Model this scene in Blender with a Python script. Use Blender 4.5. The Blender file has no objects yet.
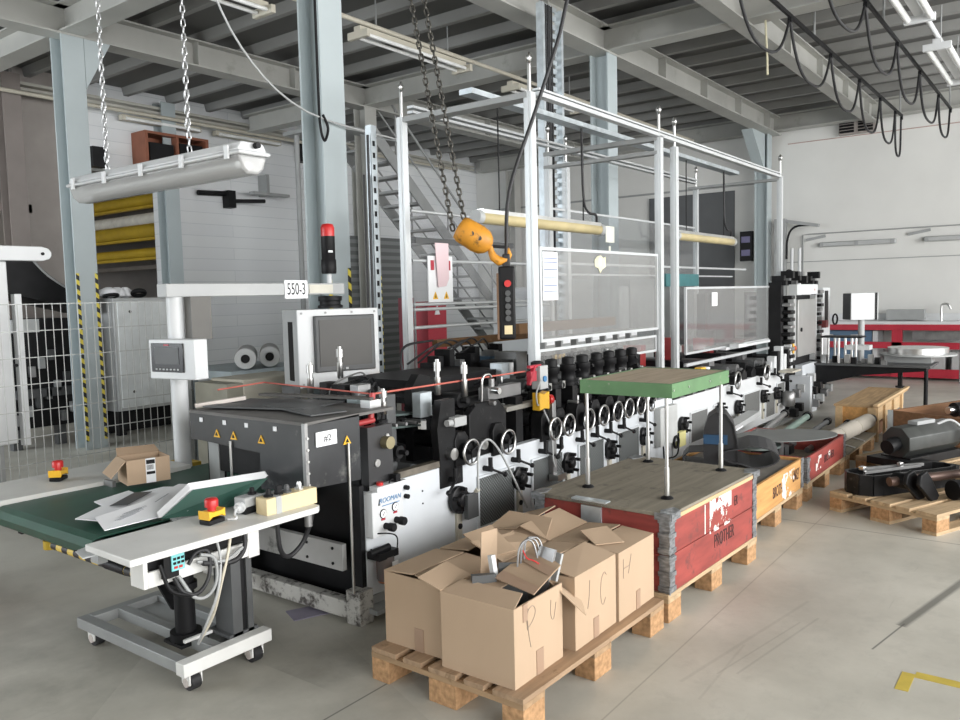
import bpy, bmesh, math, random
from mathutils import Vector, Matrix, Euler
rnd = random.Random(11)
SC = bpy.context.scene
COL = SC.collection
PI = math.pi
ORG = {}

# ------------------------------------------------------------------ mesh builder
class MB:
    def __init__(s):
        s.v = []; s.f = []; s.sm = []
    def add(s, vs, fs, smooth=False):
        n = len(s.v)
        s.v += [Vector(p) for p in vs]
        for f in fs:
            s.f.append([i + n for i in f]); s.sm.append(smooth)
        return s
    def box(s, x0, y0, z0, x1, y1, z1):
        x0, x1 = min(x0, x1), max(x0, x1); y0, y1 = min(y0, y1), max(y0, y1); z0, z1 = min(z0, z1), max(z0, z1)
        vs = [(x0,y0,z0),(x1,y0,z0),(x1,y1,z0),(x0,y1,z0),(x0,y0,z1),(x1,y0,z1),(x1,y1,z1),(x0,y1,z1)]
        return s.add(vs, [(3,2,1,0),(4,5,6,7),(0,1,5,4),(1,2,6,5),(2,3,7,6),(3,0,4,7)])
    def obox(s, c, size, rot=(0,0,0)):
        m = rot if isinstance(rot, Matrix) else Euler(rot).to_matrix()
        a, b, d = size[0]/2, size[1]/2, size[2]/2
        vs = [Vector(c) + m @ Vector(p) for p in [(-a,-b,-d),(a,-b,-d),(a,b,-d),(-a,b,-d),(-a,-b,d),(a,-b,d),(a,b,d),(-a,b,d)]]
        return s.add(vs, [(3,2,1,0),(4,5,6,7),(0,1,5,4),(1,2,6,5),(2,3,7,6),(3,0,4,7)])
    def bar(s, p0, p1, w, h, up=(0,0,1)):
        p0, p1 = Vector(p0), Vector(p1); d = (p1-p0).normalized(); up = Vector(up)
        if abs(d.dot(up)) > .99: up = Vector((1,0,0))
        r = d.cross(up).normalized(); u = r.cross(d)
        vs = [p + r*a*w/2 + u*b*h/2 for p in (p0, p1) for a, b in ((-1,-1),(1,-1),(1,1),(-1,1))]
        return s.add(vs, [(3,2,1,0),(4,5,6,7),(0,1,5,4),(1,2,6,5),(2,3,7,6),(3,0,4,7)])
    def cyl(s, p0, p1, r0, r1=None, n=16, caps=True):
        p0, p1 = Vector(p0), Vector(p1); r1 = r0 if r1 is None else r1
        d = (p1-p0).normalized(); a = d.orthogonal().normalized(); b = d.cross(a)
        vs = [p + (a*math.cos(t*2*PI/n) + b*math.sin(t*2*PI/n))*r for p, r in ((p0,r0),(p1,r1)) for t in range(n)]
        s.add(vs, [(i,(i+1)%n,n+(i+1)%n,n+i) for i in range(n)], True)
        if caps: 
            s.add(vs[:n], [tuple(reversed(range(n)))]); s.add(vs[n:], [tuple(range(n))])
        return s
    def tube(s, pts, r, n=6, closed=False, sm=5):
        pts = [Vector(p) for p in pts]
        if sm and not closed and 2 < len(pts) < 12:                 # Catmull-Rom through the given points
            q = [pts[0]*2-pts[1]] + pts + [pts[-1]*2-pts[-2]]; out = []
            for i in range(1, len(q)-2):
                for k in range(sm):
                    t = k/sm; a, b, c, d = q[i-1:i+3]
                    out.append(.5*(2*b + (c-a)*t + (2*a-5*b+4*c-d)*t*t + (3*b-a-3*c+d)*t**3))
            pts = out + [pts[-1]]
        m = len(pts); rings = []; a = None
        for i in range(m):
            if closed: d = pts[(i+1)%m] - pts[i-1]
            else: d = pts[min(i+1,m-1)] - pts[max(i-1,0)]
            d = d.normalized() if d.length > 1e-9 else Vector((0,0,1))
            a = d.orthogonal().normalized() if a is None else (a - d*a.dot(d)).normalized()
            b = d.cross(a)
            rings.append([pts[i] + (a*math.cos(t*2*PI/n)+b*math.sin(t*2*PI/n))*r for t in range(n)])
        vs = [p for g in rings for p in g]; fs = []
        for i in range(m if closed else m-1):
            j = (i+1) % m
            fs += [(i*n+t, i*n+(t+1)%n, j*n+(t+1)%n, j*n+t) for t in range(n)]
        s.add(vs, fs, True)
        if not closed:
            s.add(rings[0], [tuple(reversed(range(n)))]); s.add(rings[-1], [tuple(range(n))])
        return s
    def ring(s, c, axis, R, r, n=24, k=8):
        c = Vector(c); d = Vector(axis).normalized(); a = d.orthogonal().normalized(); b = d.cross(a)
        return s.tube([c + (a*math.cos(t*2*PI/n)+b*math.sin(t*2*PI/n))*R for t in range(n)], r, k, True)
    def prism(s, poly, axis, a, b):
        """poly: 2-D outline in the two other axes (x: y,z  y: x,z  z: x,y), extruded from a to b"""
        def P(q, d):
            return {'x': (d,q[0],q[1]), 'y': (q[0],d,q[1]), 'z': (q[0],q[1],d)}[axis]
        n = len(poly); vs = [P(q,a) for q in poly] + [P(q,b) for q in poly]
        return s.add(vs, [tuple(reversed(range(n))), tuple(range(n,2*n))] + [(i,(i+1)%n,n+(i+1)%n,n+i) for i in range(n)])
    def lathe(s, prof, base, axis=(0,0,1), n=20):
        base = Vector(base); d = Vector(axis).normalized(); a = d.orthogonal().normalized(); b = d.cross(a); m = len(prof)
        vs = [base + d*h + (a*math.cos(t*2*PI/n)+b*math.sin(t*2*PI/n))*max(r,1e-4) for r, h in prof for t in range(n)]
        s.add(vs, [(i*n+t, i*n+(t+1)%n, (i+1)*n+(t+1)%n, (i+1)*n+t) for i in range(m-1) for t in range(n)], True)
        s.add(vs[:n], [tuple(reversed(range(n)))]); s.add(vs[-n:], [tuple(range(n))])
        return s
    def ball(s, c, r, n=12):
        return s.lathe([(r*math.sin(i*PI/8), -r*math.cos(i*PI/8)) for i in range(9)], c, n=n)
    def strip(s, path, t, w0, w1, axis='y'):
        """a bent sheet: 2-D path thickened by t, extruded along axis from w0 to w1"""
        pts = [Vector(p) for p in path]; L = []; R = []
        for i, p in enumerate(pts):
            d = (pts[min(i+1,len(pts)-1)] - pts[max(i-1,0)]).normalized(); nn = Vector((-d.y, d.x))
            L.append(p + nn*t/2); R.append(p - nn*t/2)
        for i in range(len(pts)-1):
            s.prism([R[i], R[i+1], L[i+1], L[i]], axis, w0, w1)
        return s
    def quad(s, a, b, c, d, t):
        a, b, c, d = map(Vector, (a,b,c,d)); n = (b-a).cross(d-a).normalized()*t
        vs = [a,b,c,d,a+n,b+n,c+n,d+n]
        return s.add(vs, [(3,2,1,0),(4,5,6,7),(0,1,5,4),(1,2,6,5),(2,3,7,6),(3,0,4,7)])
    def build(s, name, mat, parent=None, bev=0, label=None, cat=None, group=None, kind=None, org=None):
        if parent is not None: o = ORG[parent]
        elif org is not None: o = Vector(org)
        else:
            xs = [p.x for p in s.v]; ys = [p.y for p in s.v]; zs = [p.z for p in s.v]
            o = Vector(((min(xs)+max(xs))/2, (min(ys)+max(ys))/2, min(zs)))
        me = bpy.data.meshes.new(name)
        me.from_pydata([tuple(p-o) for p in s.v], [], s.f)
        me.validate(); me.update()
        for p, q in zip(me.polygons, s.sm): p.use_smooth = q
        bm = bmesh.new(); bm.from_mesh(me); bmesh.ops.recalc_face_normals(bm, faces=bm.faces); bm.to_mesh(me); bm.free()
        me.set_sharp_from_angle(angle=math.radians(63))
        ob = bpy.data.objects.new(name, me); COL.objects.link(ob)
        me.materials.append(mat)
        ORG[ob] = o
        if parent is not None: ob.parent = parent
        else: ob.location = o
        if bev:
            md = ob.modifiers.new('bevel', 'BEVEL'); md.width = bev; md.segments = 2; md.limit_method = 'ANGLE'; md.angle_limit = math.radians(40)
        tag(ob, label, cat, group, kind)
        return ob

def tag(o, label=None, cat=None, group=None, kind=None):
    if label: o['label'] = label
    if cat: o['category'] = cat
    if group: o['group'] = group
    if kind: o['kind'] = kind
    return o

def thing(name, label, cat, loc, group=None, local=False, rz=0):
    """Empty at a thing's base. local=True: its parts are written around (0,0,0) and the Empty is moved/turned."""
    o = bpy.data.objects.new(name, None); COL.objects.link(o); o.empty_display_size = .1
    o.location = loc; o.rotation_euler = (0,0,rz)
    ORG[o] = Vector((0,0,0)) if local else Vector(loc)
    return tag(o, label, cat, group)

def copy_tree(o, parent=None):
    c = o.copy(); COL.objects.link(c)
    if parent is not None: c.parent = parent
    for ch in list(o.children): copy_tree(ch, c)
    return c

def S(name, mb, mat, kind='structure', bev=0):
    return mb.build(name, mat, kind=kind, bev=bev)

def text(parent, body, loc, size, rot, mat, name='lettering', shear=0, align='CENTER', sx=1):
    cu = bpy.data.curves.new(name, 'FONT'); cu.body = body; cu.size = size; cu.extrude = .0006; cu.align_x = align; cu.align_y = 'CENTER'; cu.shear = shear
    ob = bpy.data.objects.new(name, cu); COL.objects.link(ob); ob.parent = parent
    bpy.context.view_layer.update()
    me = bpy.data.meshes.new_from_object(ob.evaluated_get(bpy.context.evaluated_depsgraph_get()))
    bpy.data.objects.remove(ob); bpy.data.curves.remove(cu)
    ob = bpy.data.objects.new(name, me); COL.objects.link(ob); ob.parent = parent; me.materials.clear(); me.materials.append(mat)
    ob.location = Vector(loc) - ORG[parent]; ob.rotation_euler = rot; ob.scale = (sx,1,1)
    return ob
FACE_Y = (PI/2, 0, 0)        # readable from the -Y side
FACE_X = (PI/2, 0, -PI/2)    # readable from the -X side

# ------------------------------------------------------------------ materials
def nd(nt, t, **k):
    n = nt.nodes.new(t)
    for a, b in k.items(): setattr(n, a, b)
    return n
def base(name, rough=.5, metal=0, spec=.5):
    m = bpy.data.materials.new(name); m.use_nodes = True
    b = m.node_tree.nodes['Principled BSDF']
    b.inputs['Roughness'].default_value = rough; b.inputs['Metallic'].default_value = metal; b.inputs['Specular IOR Level'].default_value = spec
    return m, m.node_tree, b
def C4(c, k=1): return (min(c[0]*k,1), min(c[1]*k,1), min(c[2]*k,1), 1)
def M(name, col, rough=.5, metal=0, var=.12, scale=6, stretch=(1,1,1), bump=0, spec=.5, dirt=None, dirt_amt=.0, dscale=9):
    m, nt, b = base(name, rough, metal, spec)
    tc = nd(nt, 'ShaderNodeTexCoord'); mp = nd(nt, 'ShaderNodeMapping'); mp.inputs['Scale'].default_value = stretch
    nt.links.new(tc.outputs['Object'], mp.inputs['Vector'])
    no = nd(nt, 'ShaderNodeTexNoise'); no.inputs['Scale'].default_value = scale; no.inputs['Detail'].default_value = 5
    nt.links.new(mp.outputs[0], no.inputs['Vector'])
    cr = nd(nt, 'ShaderNodeValToRGB'); cr.color_ramp.elements[0].position = .3; cr.color_ramp.elements[1].position = .7
    cr.color_ramp.elements[0].color = C4(col, 1-var); cr.color_ramp.elements[1].color = C4(col, 1+var)
    nt.links.new(no.outputs[0], cr.inputs[0]); out = cr.outputs[0]
    if dirt:
        n2 = nd(nt, 'ShaderNodeTexNoise'); n2.inputs['Scale'].default_value = dscale; n2.inputs['Detail'].default_value = 8; n2.inputs['Roughness'].default_value = .7
        nt.links.new(tc.outputs['Object'], n2.inputs['Vector'])
        r2 = nd(nt, 'ShaderNodeValToRGB'); p = .75-.4*dirt_amt
        r2.color_ramp.elements[0].position = p-.06; r2.color_ramp.elements[1].position = p+.06
        nt.links.new(n2.outputs[0], r2.inputs[0])
        mx = nd(nt, 'ShaderNodeMix', data_type='RGBA'); nt.links.new(r2.outputs[0], mx.inputs[0]); nt.links.new(out, mx.inputs[6]); mx.inputs[7].default_value = C4(dirt)
        out = mx.outputs[2]
    nt.links.new(out, b.inputs['Base Color'])
    if bump:
        bp = nd(nt, 'ShaderNodeBump'); bp.inputs['Strength'].default_value = bump; bp.inputs['Distance'].default_value = .01
        nt.links.new(no.outputs[0], bp.inputs['Height']); nt.links.new(bp.outputs[0], b.inputs['Normal'])
    return m
def wood(name, col, axis='x', var=.22, dirt=None, dirt_amt=0):
    st = {'x': (1.2,14,14), 'y': (14,1.2,14), 'z': (14,14,1.2)}[axis]
    return M(name, col, .75, 0, var, 2.2, st, .15, .25, dirt, dirt_amt)
def grid_mat(name, a, b_, freq, thr=0.0, metal=0):
    m, nt, b = base(name, .6, metal)
    tc = nd(nt, 'ShaderNodeTexCoord'); sp = nd(nt, 'ShaderNodeSeparateXYZ'); nt.links.new(tc.outputs['Object'], sp.inputs[0])
    outs = []
    for i in (0, 2):
        mu = nd(nt, 'ShaderNodeMath', operation='MULTIPLY'); mu.inputs[1].default_value = freq; nt.links.new(sp.outputs[i], mu.inputs[0])
        si = nd(nt, 'ShaderNodeMath', operation='SINE'); nt.links.new(mu.outputs[0], si.inputs[0]); outs.append(si)
    pr = nd(nt, 'ShaderNodeMath', operation='MULTIPLY'); nt.links.new(outs[0].outputs[0], pr.inputs[0]); nt.links.new(outs[1].outputs[0], pr.inputs[1])
    gt = nd(nt, 'ShaderNodeMath', operation='GREATER_THAN'); gt.inputs[1].default_value = thr; nt.links.new(pr.outputs[0], gt.inputs[0])
    mx = nd(nt, 'ShaderNodeMix', data_type='RGBA'); nt.links.new(gt.outputs[0], mx.inputs[0]); mx.inputs[6].default_value = C4(a); mx.inputs[7].default_value = C4(b_)
    nt.links.new(mx.outputs[2], b.inputs['Base Color'])
    return m
def stripes(name, a, b_, vec, width):
    m, nt, b = base(name, .55)
    tc = nd(nt, 'ShaderNodeTexCoord'); dp = nd(nt, 'ShaderNodeVectorMath', operation='DOT_PRODUCT'); dp.inputs[1].default_value = vec
    nt.links.new(tc.outputs['Object'], dp.inputs[0])
    mu = nd(nt, 'ShaderNodeMath', operation='MULTIPLY'); mu.inputs[1].default_value = 1/width; nt.links.new(dp.outputs['Value'], mu.inputs[0])
    fr = nd(nt, 'ShaderNodeMath', operation='FRACT'); nt.links.new(mu.outputs[0], fr.inputs[0])
    gt = nd(nt, 'ShaderNodeMath', operation='GREATER_THAN'); gt.inputs[1].default_value = .5; nt.links.new(fr.outputs[0], gt.inputs[0])
    mx = nd(nt, 'ShaderNodeMix', data_type='RGBA'); nt.links.new(gt.outputs[0], mx.inputs[0]); mx.inputs[6].default_value = C4(a); mx.inputs[7].default_value = C4(b_)
    nt.links.new(mx.outputs[2], b.inputs['Base Color'])
    return m
def glass(name, tint=(.86,.87,.88), haze=.05, refl=.06):
    m = bpy.data.materials.new(name); m.use_nodes = True; nt = m.node_tree; nt.nodes.clear()
    o = nd(nt, 'ShaderNodeOutputMaterial'); tr = nd(nt, 'ShaderNodeBsdfTransparent'); tr.inputs[0].default_value = C4(tint)
    gl = nd(nt, 'ShaderNodeBsdfGlossy'); gl.inputs['Roughness'].default_value = .06; df = nd(nt, 'ShaderNodeBsdfDiffuse'); df.inputs[0].default_value = (.7,.7,.7,1)
    m1 = nd(nt, 'ShaderNodeMixShader'); m1.inputs[0].default_value = haze; nt.links.new(tr.outputs[0], m1.inputs[1]); nt.links.new(df.outputs[0], m1.inputs[2])
    lw = nd(nt, 'ShaderNodeLayerWeight'); lw.inputs[0].default_value = .5; pw = nd(nt, 'ShaderNodeMath', operation='POWER'); pw.inputs[1].default_value = 4; nt.links.new(lw.outputs['Facing'], pw.inputs[0])
    fr = nd(nt, 'ShaderNodeMath', operation='MULTIPLY_ADD'); fr.inputs[1].default_value = .5; fr.inputs[2].default_value = refl*.5; nt.links.new(pw.outputs[0], fr.inputs[0])
    m2 = nd(nt, 'ShaderNodeMixShader'); nt.links.new(fr.outputs[0], m2.inputs[0])
    nt.links.new(m1.outputs[0], m2.inputs[1]); nt.links.new(gl.outputs[0], m2.inputs[2]); nt.links.new(m2.outputs[0], o.inputs[0])
    return m
def glow(name, col, s):
    m, nt, b = base(name, .4); b.inputs['Base Color'].default_value = C4(col); b.inputs['Emission Color'].default_value = C4(col); b.inputs['Emission Strength'].default_value = s
    return m
def seg_mask(nt, pos, p0, p1, w):
    """1 inside a soft stroke from p0 to p1 on the floor"""
    d = Vector((p1[0]-p0[0], p1[1]-p0[1], 0)); L = d.length; d.normalize(); n = Vector((-d.y, d.x, 0))
    sb = nd(nt, 'ShaderNodeVectorMath', operation='SUBTRACT'); sb.inputs[1].default_value = (p0[0], p0[1], 0); nt.links.new(pos, sb.inputs[0])
    out = []
    for v in (d, n):
        dp = nd(nt, 'ShaderNodeVectorMath', operation='DOT_PRODUCT'); dp.inputs[1].default_value = v; nt.links.new(sb.outputs[0], dp.inputs[0]); out.append(dp.outputs['Value'])
    ab = nd(nt, 'ShaderNodeMath', operation='ABSOLUTE'); nt.links.new(out[1], ab.inputs[0])
    mr = nd(nt, 'ShaderNodeMapRange'); mr.inputs[1].default_value = w*.4; mr.inputs[2].default_value = w; mr.inputs[3].default_value = 1; mr.inputs[4].default_value = 0; nt.links.new(ab.outputs[0], mr.inputs[0])
    c1 = nd(nt, 'ShaderNodeMath', operation='COMPARE'); c1.inputs[1].default_value = L/2; c1.inputs[2].default_value = L/2; nt.links.new(out[0], c1.inputs[0])
    mu = nd(nt, 'ShaderNodeMath', operation='MULTIPLY'); nt.links.new(mr.outputs[0], mu.inputs[0]); nt.links.new(c1.outputs[0], mu.inputs[1])
    return mu.outputs[0]
def floor_mat():
    m, nt, b = base('concrete', .42, 0, .4)
    ge = nd(nt, 'ShaderNodeNewGeometry'); pos = ge.outputs['Position']
    def noise(sc, det=6, ro=.6, vec=None):
        n = nd(nt, 'ShaderNodeTexNoise'); n.inputs['Scale'].default_value = sc; n.inputs['Detail'].default_value = det; n.inputs['Roughness'].default_value = ro
        nt.links.new(vec or pos, n.inputs['Vector']); return n.outputs[0]
    def ramp(v, p0, p1, c0, c1):
        r = nd(nt, 'ShaderNodeValToRGB'); r.color_ramp.elements[0].position = p0; r.color_ramp.elements[1].position = p1
        r.color_ramp.elements[0].color = C4(c0); r.color_ramp.elements[1].color = C4(c1); nt.links.new(v, r.inputs[0]); return r.outputs[0]
    def mix(f, a, c, k=1):
        x = nd(nt, 'ShaderNodeMix', data_type='RGBA')
        if k != 1:
            q = nd(nt, 'ShaderNodeMath', operation='MULTIPLY'); q.inputs[1].default_value = k; nt.links.new(f, q.inputs[0]); f = q.outputs[0]
        nt.links.new(f, x.inputs[0]); nt.links.new(a, x.inputs[6])
        if isinstance(c, tuple): x.inputs[7].default_value = C4(c)
        else: nt.links.new(c, x.inputs[7])
        return x.outputs[2]
    col = ramp(noise(1.1), .35, .68, (.42,.405,.355), (.60,.58,.515))
    col = mix(ramp(noise(6, 8, .7), .52, .72, (0,0,0), (1,1,1)), col, (.38,.37,.33), .5)
    col = mix(ramp(noise(.55, 3), .5, .66, (0,0,0), (1,1,1)), col, (.64,.625,.565), .6)
    # long scuffs along the machine line
    mp = nd(nt, 'ShaderNodeMapping'); mp.inputs['Rotation'].default_value = (0,0,.35); mp.inputs['Scale'].default_value = (.8,14,1); nt.links.new(pos, mp.inputs[0])
    col = mix(ramp(noise(1.4, 8, .75, mp.outputs[0]), .62, .74, (0,0,0), (1,1,1)), col, (.24,.235,.21), .45)
    # oily dirt by the machine base; wide strokes paint left floor's shade with dirt
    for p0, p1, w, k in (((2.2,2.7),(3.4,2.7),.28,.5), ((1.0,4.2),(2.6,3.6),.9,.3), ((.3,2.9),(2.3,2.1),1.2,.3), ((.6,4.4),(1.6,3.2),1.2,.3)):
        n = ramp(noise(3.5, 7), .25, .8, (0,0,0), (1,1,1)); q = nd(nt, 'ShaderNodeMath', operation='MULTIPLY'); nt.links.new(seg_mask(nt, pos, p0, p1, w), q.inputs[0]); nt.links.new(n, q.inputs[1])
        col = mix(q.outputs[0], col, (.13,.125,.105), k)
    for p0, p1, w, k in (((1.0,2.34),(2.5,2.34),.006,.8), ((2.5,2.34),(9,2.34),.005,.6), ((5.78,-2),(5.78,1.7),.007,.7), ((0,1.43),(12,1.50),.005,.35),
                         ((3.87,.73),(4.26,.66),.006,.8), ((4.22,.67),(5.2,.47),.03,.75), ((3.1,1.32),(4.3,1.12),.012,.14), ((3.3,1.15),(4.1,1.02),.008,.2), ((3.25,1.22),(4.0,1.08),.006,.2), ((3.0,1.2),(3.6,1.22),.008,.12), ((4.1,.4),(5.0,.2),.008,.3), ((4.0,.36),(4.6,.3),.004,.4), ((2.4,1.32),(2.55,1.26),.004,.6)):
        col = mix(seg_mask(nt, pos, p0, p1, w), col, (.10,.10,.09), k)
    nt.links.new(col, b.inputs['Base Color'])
    rr = nd(nt, 'ShaderNodeMapRange'); rr.inputs[3].default_value = .28; rr.inputs[4].default_value = .6; nt.links.new(noise(2.3), rr.inputs[0]); nt.links.new(rr.outputs[0], b.inputs['Roughness'])
    bp = nd(nt, 'ShaderNodeBump'); bp.inputs['Strength'].default_value = .08; bp.inputs['Distance'].default_value = .01; nt.links.new(noise(30), bp.inputs['Height']); nt.links.new(bp.outputs[0], b.inputs['Normal'])
    return m
def brick_mat(name, c1, c2, mortar, axes='xz', w=6, h=.20):
    m, nt, b = base(name, .85, 0, .2)
    ge = nd(nt, 'ShaderNodeNewGeometry'); sp = nd(nt, 'ShaderNodeSeparateXYZ'); nt.links.new(ge.outputs['Position'], sp.inputs[0]); cb = nd(nt, 'ShaderNodeCombineXYZ')
    nt.links.new(sp.outputs['XYZ'.index(axes[0].upper())], cb.inputs[0]); nt.links.new(sp.outputs[2], cb.inputs[1])
    br = nd(nt, 'ShaderNodeTexBrick'); br.inputs['Color1'].default_value = C4(c1); br.inputs['Color2'].default_value = C4(c2); br.inputs['Mortar'].default_value = C4(mortar)
    br.inputs['Scale'].default_value = 1; br.inputs['Mortar Size'].default_value = .006; br.inputs['Mortar Smooth'].default_value = .4; br.inputs['Brick Width'].default_value = w; br.inputs['Row Height'].default_value = h
    nt.links.new(cb.outputs[0], br.inputs['Vector']); nt.links.new(br.outputs[0], b.inputs['Base Color'])
    bp = nd(nt, 'ShaderNodeBump'); bp.inputs['Strength'].default_value = .25; bp.invert = True; nt.links.new(br.outputs['Fac'], bp.inputs['Height']); nt.links.new(bp.outputs[0], b.inputs['Normal'])
    return m

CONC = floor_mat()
WALLB = brick_mat('white_brick', (.78,.80,.81), (.74,.76,.78), (.60,.63,.65))
WALLE = M('white_plaster', (.69,.69,.67), .9, 0, .04, 1.2)
WALLP = M('pinkish_brick', (.36,.33,.31), .9, 0, .08, 3)
DECK = M('ceiling_sheet', (.115,.115,.11), .6, 0, .1, 1.5, (1,.2,1))
RIB = M('ceiling_rib', (.27,.27,.26), .6, 0, .08, 1.5)
STEEL = M('grey_steel_paint', (.42,.42,.395), .55, 0, .1, 1.5, dirt=(.33,.33,.30), dirt_amt=.25, dscale=2.5)
COLP = M('blue_grey_paint', (.42,.475,.49), .5, 0, .05, 2)
HAZ = stripes('yellow_black_hazard', (.02,.02,.02), (.75,.62,.08), (.7,.7,1), .11)
WHITE = M('white_enamel', (.64,.655,.665), .4, 0, .04, 4)
WHITED = M('chipped_white_enamel', (.62,.65,.68), .42, 0, .05, 4, dirt=(.12,.11,.10), dirt_amt=.08, dscale=7)
WHITEDD = M('worn_white_enamel', (.52,.51,.48), .5, 0, .1, 6, dirt=(.06,.05,.045), dirt_amt=.5, dscale=14)
GREY = M('grey_paint', (.33,.34,.34), .5, 0, .08, 5)
LGREY = M('light_grey_paint', (.43,.44,.44), .5, 0, .06, 4)
DGREY = M('dark_grey_paint', (.075,.078,.08), .5, 0, .15, 5)
BLACK = M('black_paint', (.011,.011,.012), .5, 0, .25, 8, spec=.2)
BLACKM = M('black_worn_metal', (.014,.014,.015), .42, .2, .4, 9, dirt=(.075,.072,.07), dirt_amt=.22, dscale=14, spec=.25)
RUBBER = M('black_rubber', (.020,.020,.022), .55, 0, .2, 10)
CHROME = M('bright_steel', (.70,.70,.69), .28, 1, .08, 8)
ALU = M('aluminium_profile', (.58,.60,.61), .42, .35, .05, 3)
GALV = M('galvanised_steel', (.55,.60,.63), .42, .6, .15, 12)
STRAPM = M('dark_zinc_strap', (.24,.25,.26), .45, .5, .45, 26, (1,1,3))
STEELD = M('dull_steel', (.30,.30,.30), .4, .7, .2, 9)
CARD = M('cardboard', (.47,.345,.24), .85, 0, .05, 3, (1,1,.3), spec=.2)
CARDE = M('cardboard_inside', (.42,.305,.21), .85, 0, .06, 3, spec=.2)
TAPE = M('brown_packing_tape', (.37,.25,.175), .4, 0, .05, 5)
PAL = wood('pallet_wood', (.36,.245,.155), 'x', dirt=(.20,.13,.07), dirt_amt=.2)
PALY = wood('pallet_wood_cross', (.36,.24,.14), 'y', dirt=(.18,.12,.07), dirt_amt=.15)
PALL = wood('pale_pallet_wood', (.50,.365,.225), 'x', dirt=(.28,.19,.10), dirt_amt=.2)
PALLY = wood('pale_pallet_wood_cross', (.46,.335,.205), 'y')
BLOCK = M('chipboard_block', (.42,.25,.13), .85, 0, .3, 40, spec=.2)
OLDWOOD = wood('grimy_plywood', (.24,.215,.17), 'x', .16, dirt=(.13,.12,.10), dirt_amt=.3)
REDW = M('red_painted_wood', (.29,.050,.040), .6, 0, .25, 4, (1,1,5), dirt=(.13,.04,.035), dirt_amt=.35)
ORW = wood('orange_brown_wood', (.56,.30,.11), 'x', .18, dirt=(.30,.16,.06), dirt_amt=.2)
BRW = wood('brown_wood', (.22,.115,.06), 'x', .2)
NEWW = wood('new_pine', (.58,.41,.235), 'x', .12)
RIPPED = M('white_scrap', (.80,.78,.74), .8, 0, .06, 20)
def ripped(name, thr, sc):
    m, nt, b = base(name, .8); b.inputs['Base Color'].default_value = (.78,.75,.72,1)
    o = nt.nodes['Material Output']; tr = nd(nt, 'ShaderNodeBsdfTransparent'); mx = nd(nt, 'ShaderNodeMixShader'); tc = nd(nt, 'ShaderNodeTexCoord')
    no = nd(nt, 'ShaderNodeTexNoise'); no.inputs['Scale'].default_value = sc; no.inputs['Detail'].default_value = 6; no.inputs['Roughness'].default_value = .65; nt.links.new(tc.outputs['Object'], no.inputs['Vector'])
    gt = nd(nt, 'ShaderNodeMath', operation='GREATER_THAN'); gt.inputs[1].default_value = thr; nt.links.new(no.outputs[0], gt.inputs[0])
    nt.links.new(gt.outputs[0], mx.inputs[0]); nt.links.new(tr.outputs[0], mx.inputs[1]); nt.links.new(b.outputs[0], mx.inputs[2]); nt.links.new(mx.outputs[0], o.inputs[0]); return m
RIP1 = ripped('ripped_label_scraps', .50, 11); RIP2 = ripped('thin_label_scraps', .54, 14)
INK = M('black_stencil_ink', (.05,.02,.02), .8, 0, .2, 40)
PENCIL = M('grey_pen', (.26,.21,.17), .8)
GREEN = M('green_paint', (.10,.21,.09), .5, 0, .15, 6, dirt=(.35,.33,.28), dirt_amt=.15, dscale=16)
BELT = M('green_conveyor_belt', (.012,.075,.047), .45, 0, .15, 5)
FOLD = M('dark_green_card', (.018,.075,.055), .5, 0, .1, 6)
PAPER = M('white_paper', (.87,.88,.90), .8, 0, .03, 5)
PAPERP = M('pink_paper', (.78,.60,.63), .8, 0, .04, 4)
YEL = M('yellow_plastic', (.85,.48,.03), .4, 0, .06, 6)
YELP = M('yellow_crane_paint', (.46,.31,.02), .5, 0, .12, 3)
TAPEY = M('yellow_floor_tape', (.55,.42,.07), .6, 0, .12, 12, dirt=(.33,.28,.12), dirt_amt=.3)
REDB = M('red_button', (.55,.025,.025), .35)
RED = M('red_paint', (.42,.02,.04), .45, 0, .08, 4)
REDS = M('dull_red_tube', (.40,.045,.045), .45, 0, .15, 8)
HOOKP = M('worn_orange_paint', (.60,.26,.025), .5, 0, .2, 9, dirt=(.16,.08,.02), dirt_amt=.34, dscale=22)
CHAIN = M('dark_chain_steel', (.10,.095,.085), .45, .8, .25, 20)
CHAINB = M('zinc_chain_steel', (.55,.56,.57), .35, .8, .15, 20)
BLUE = M('blue_cabinet', (.10,.18,.28), .5, 0, .08, 4)
BLUEL = M('blue_lettering', (.05,.20,.42), .5)
CYAN = M('cyan_plastic', (.22,.60,.62), .45)
SCREEN = M('dark_screen', (.040,.037,.032), .4, 0, .15, 3)
SCREENB = M('black_screen', (.012,.012,.014), .2)
CREAM = M('cream_plastic', (.72,.60,.36), .5, 0, .06, 5)
BEIGE = M('beige_enamel', (.52,.49,.41), .5, 0, .08, 4)
BELTG = M('grey_press_blanket', (.16,.165,.165), .55, 0, .1, 4)
DISCG = M('grey_rubber_sheet', (.19,.195,.19), .6, 0, .08, 5)
SMOKE = glass('smoked_acrylic', (.80,.80,.79), .14)
CLEAR = glass('clear_acrylic', (.95,.95,.96), .03)
REARG = glass('rear_guard_acrylic', (.84,.86,.87), .08)
DIFF = glass('lamp_diffuser', (.75,.76,.76), .45)
BOWL = glass('amber_bowl', (.45,.25,.13), .2)
TUBE = M('fluorescent_tube_off', (.80,.81,.80), .3)
TUBEY = M('yellowed_tube_sleeve', (.50,.42,.23), .35)
GRILLE = grid_mat('perforated_grille', (.15,.165,.165), (.05,.053,.053), 2*PI/.024, -.1)
GRILLEL = grid_mat('light_perforated_grille', (.17,.175,.17), (.07,.07,.068), 2*PI/.02, .05)
SHUT = stripes('grey_shutter_slats', (.16,.17,.17), (.27,.28,.28), (0,0,1), .16)
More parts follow.
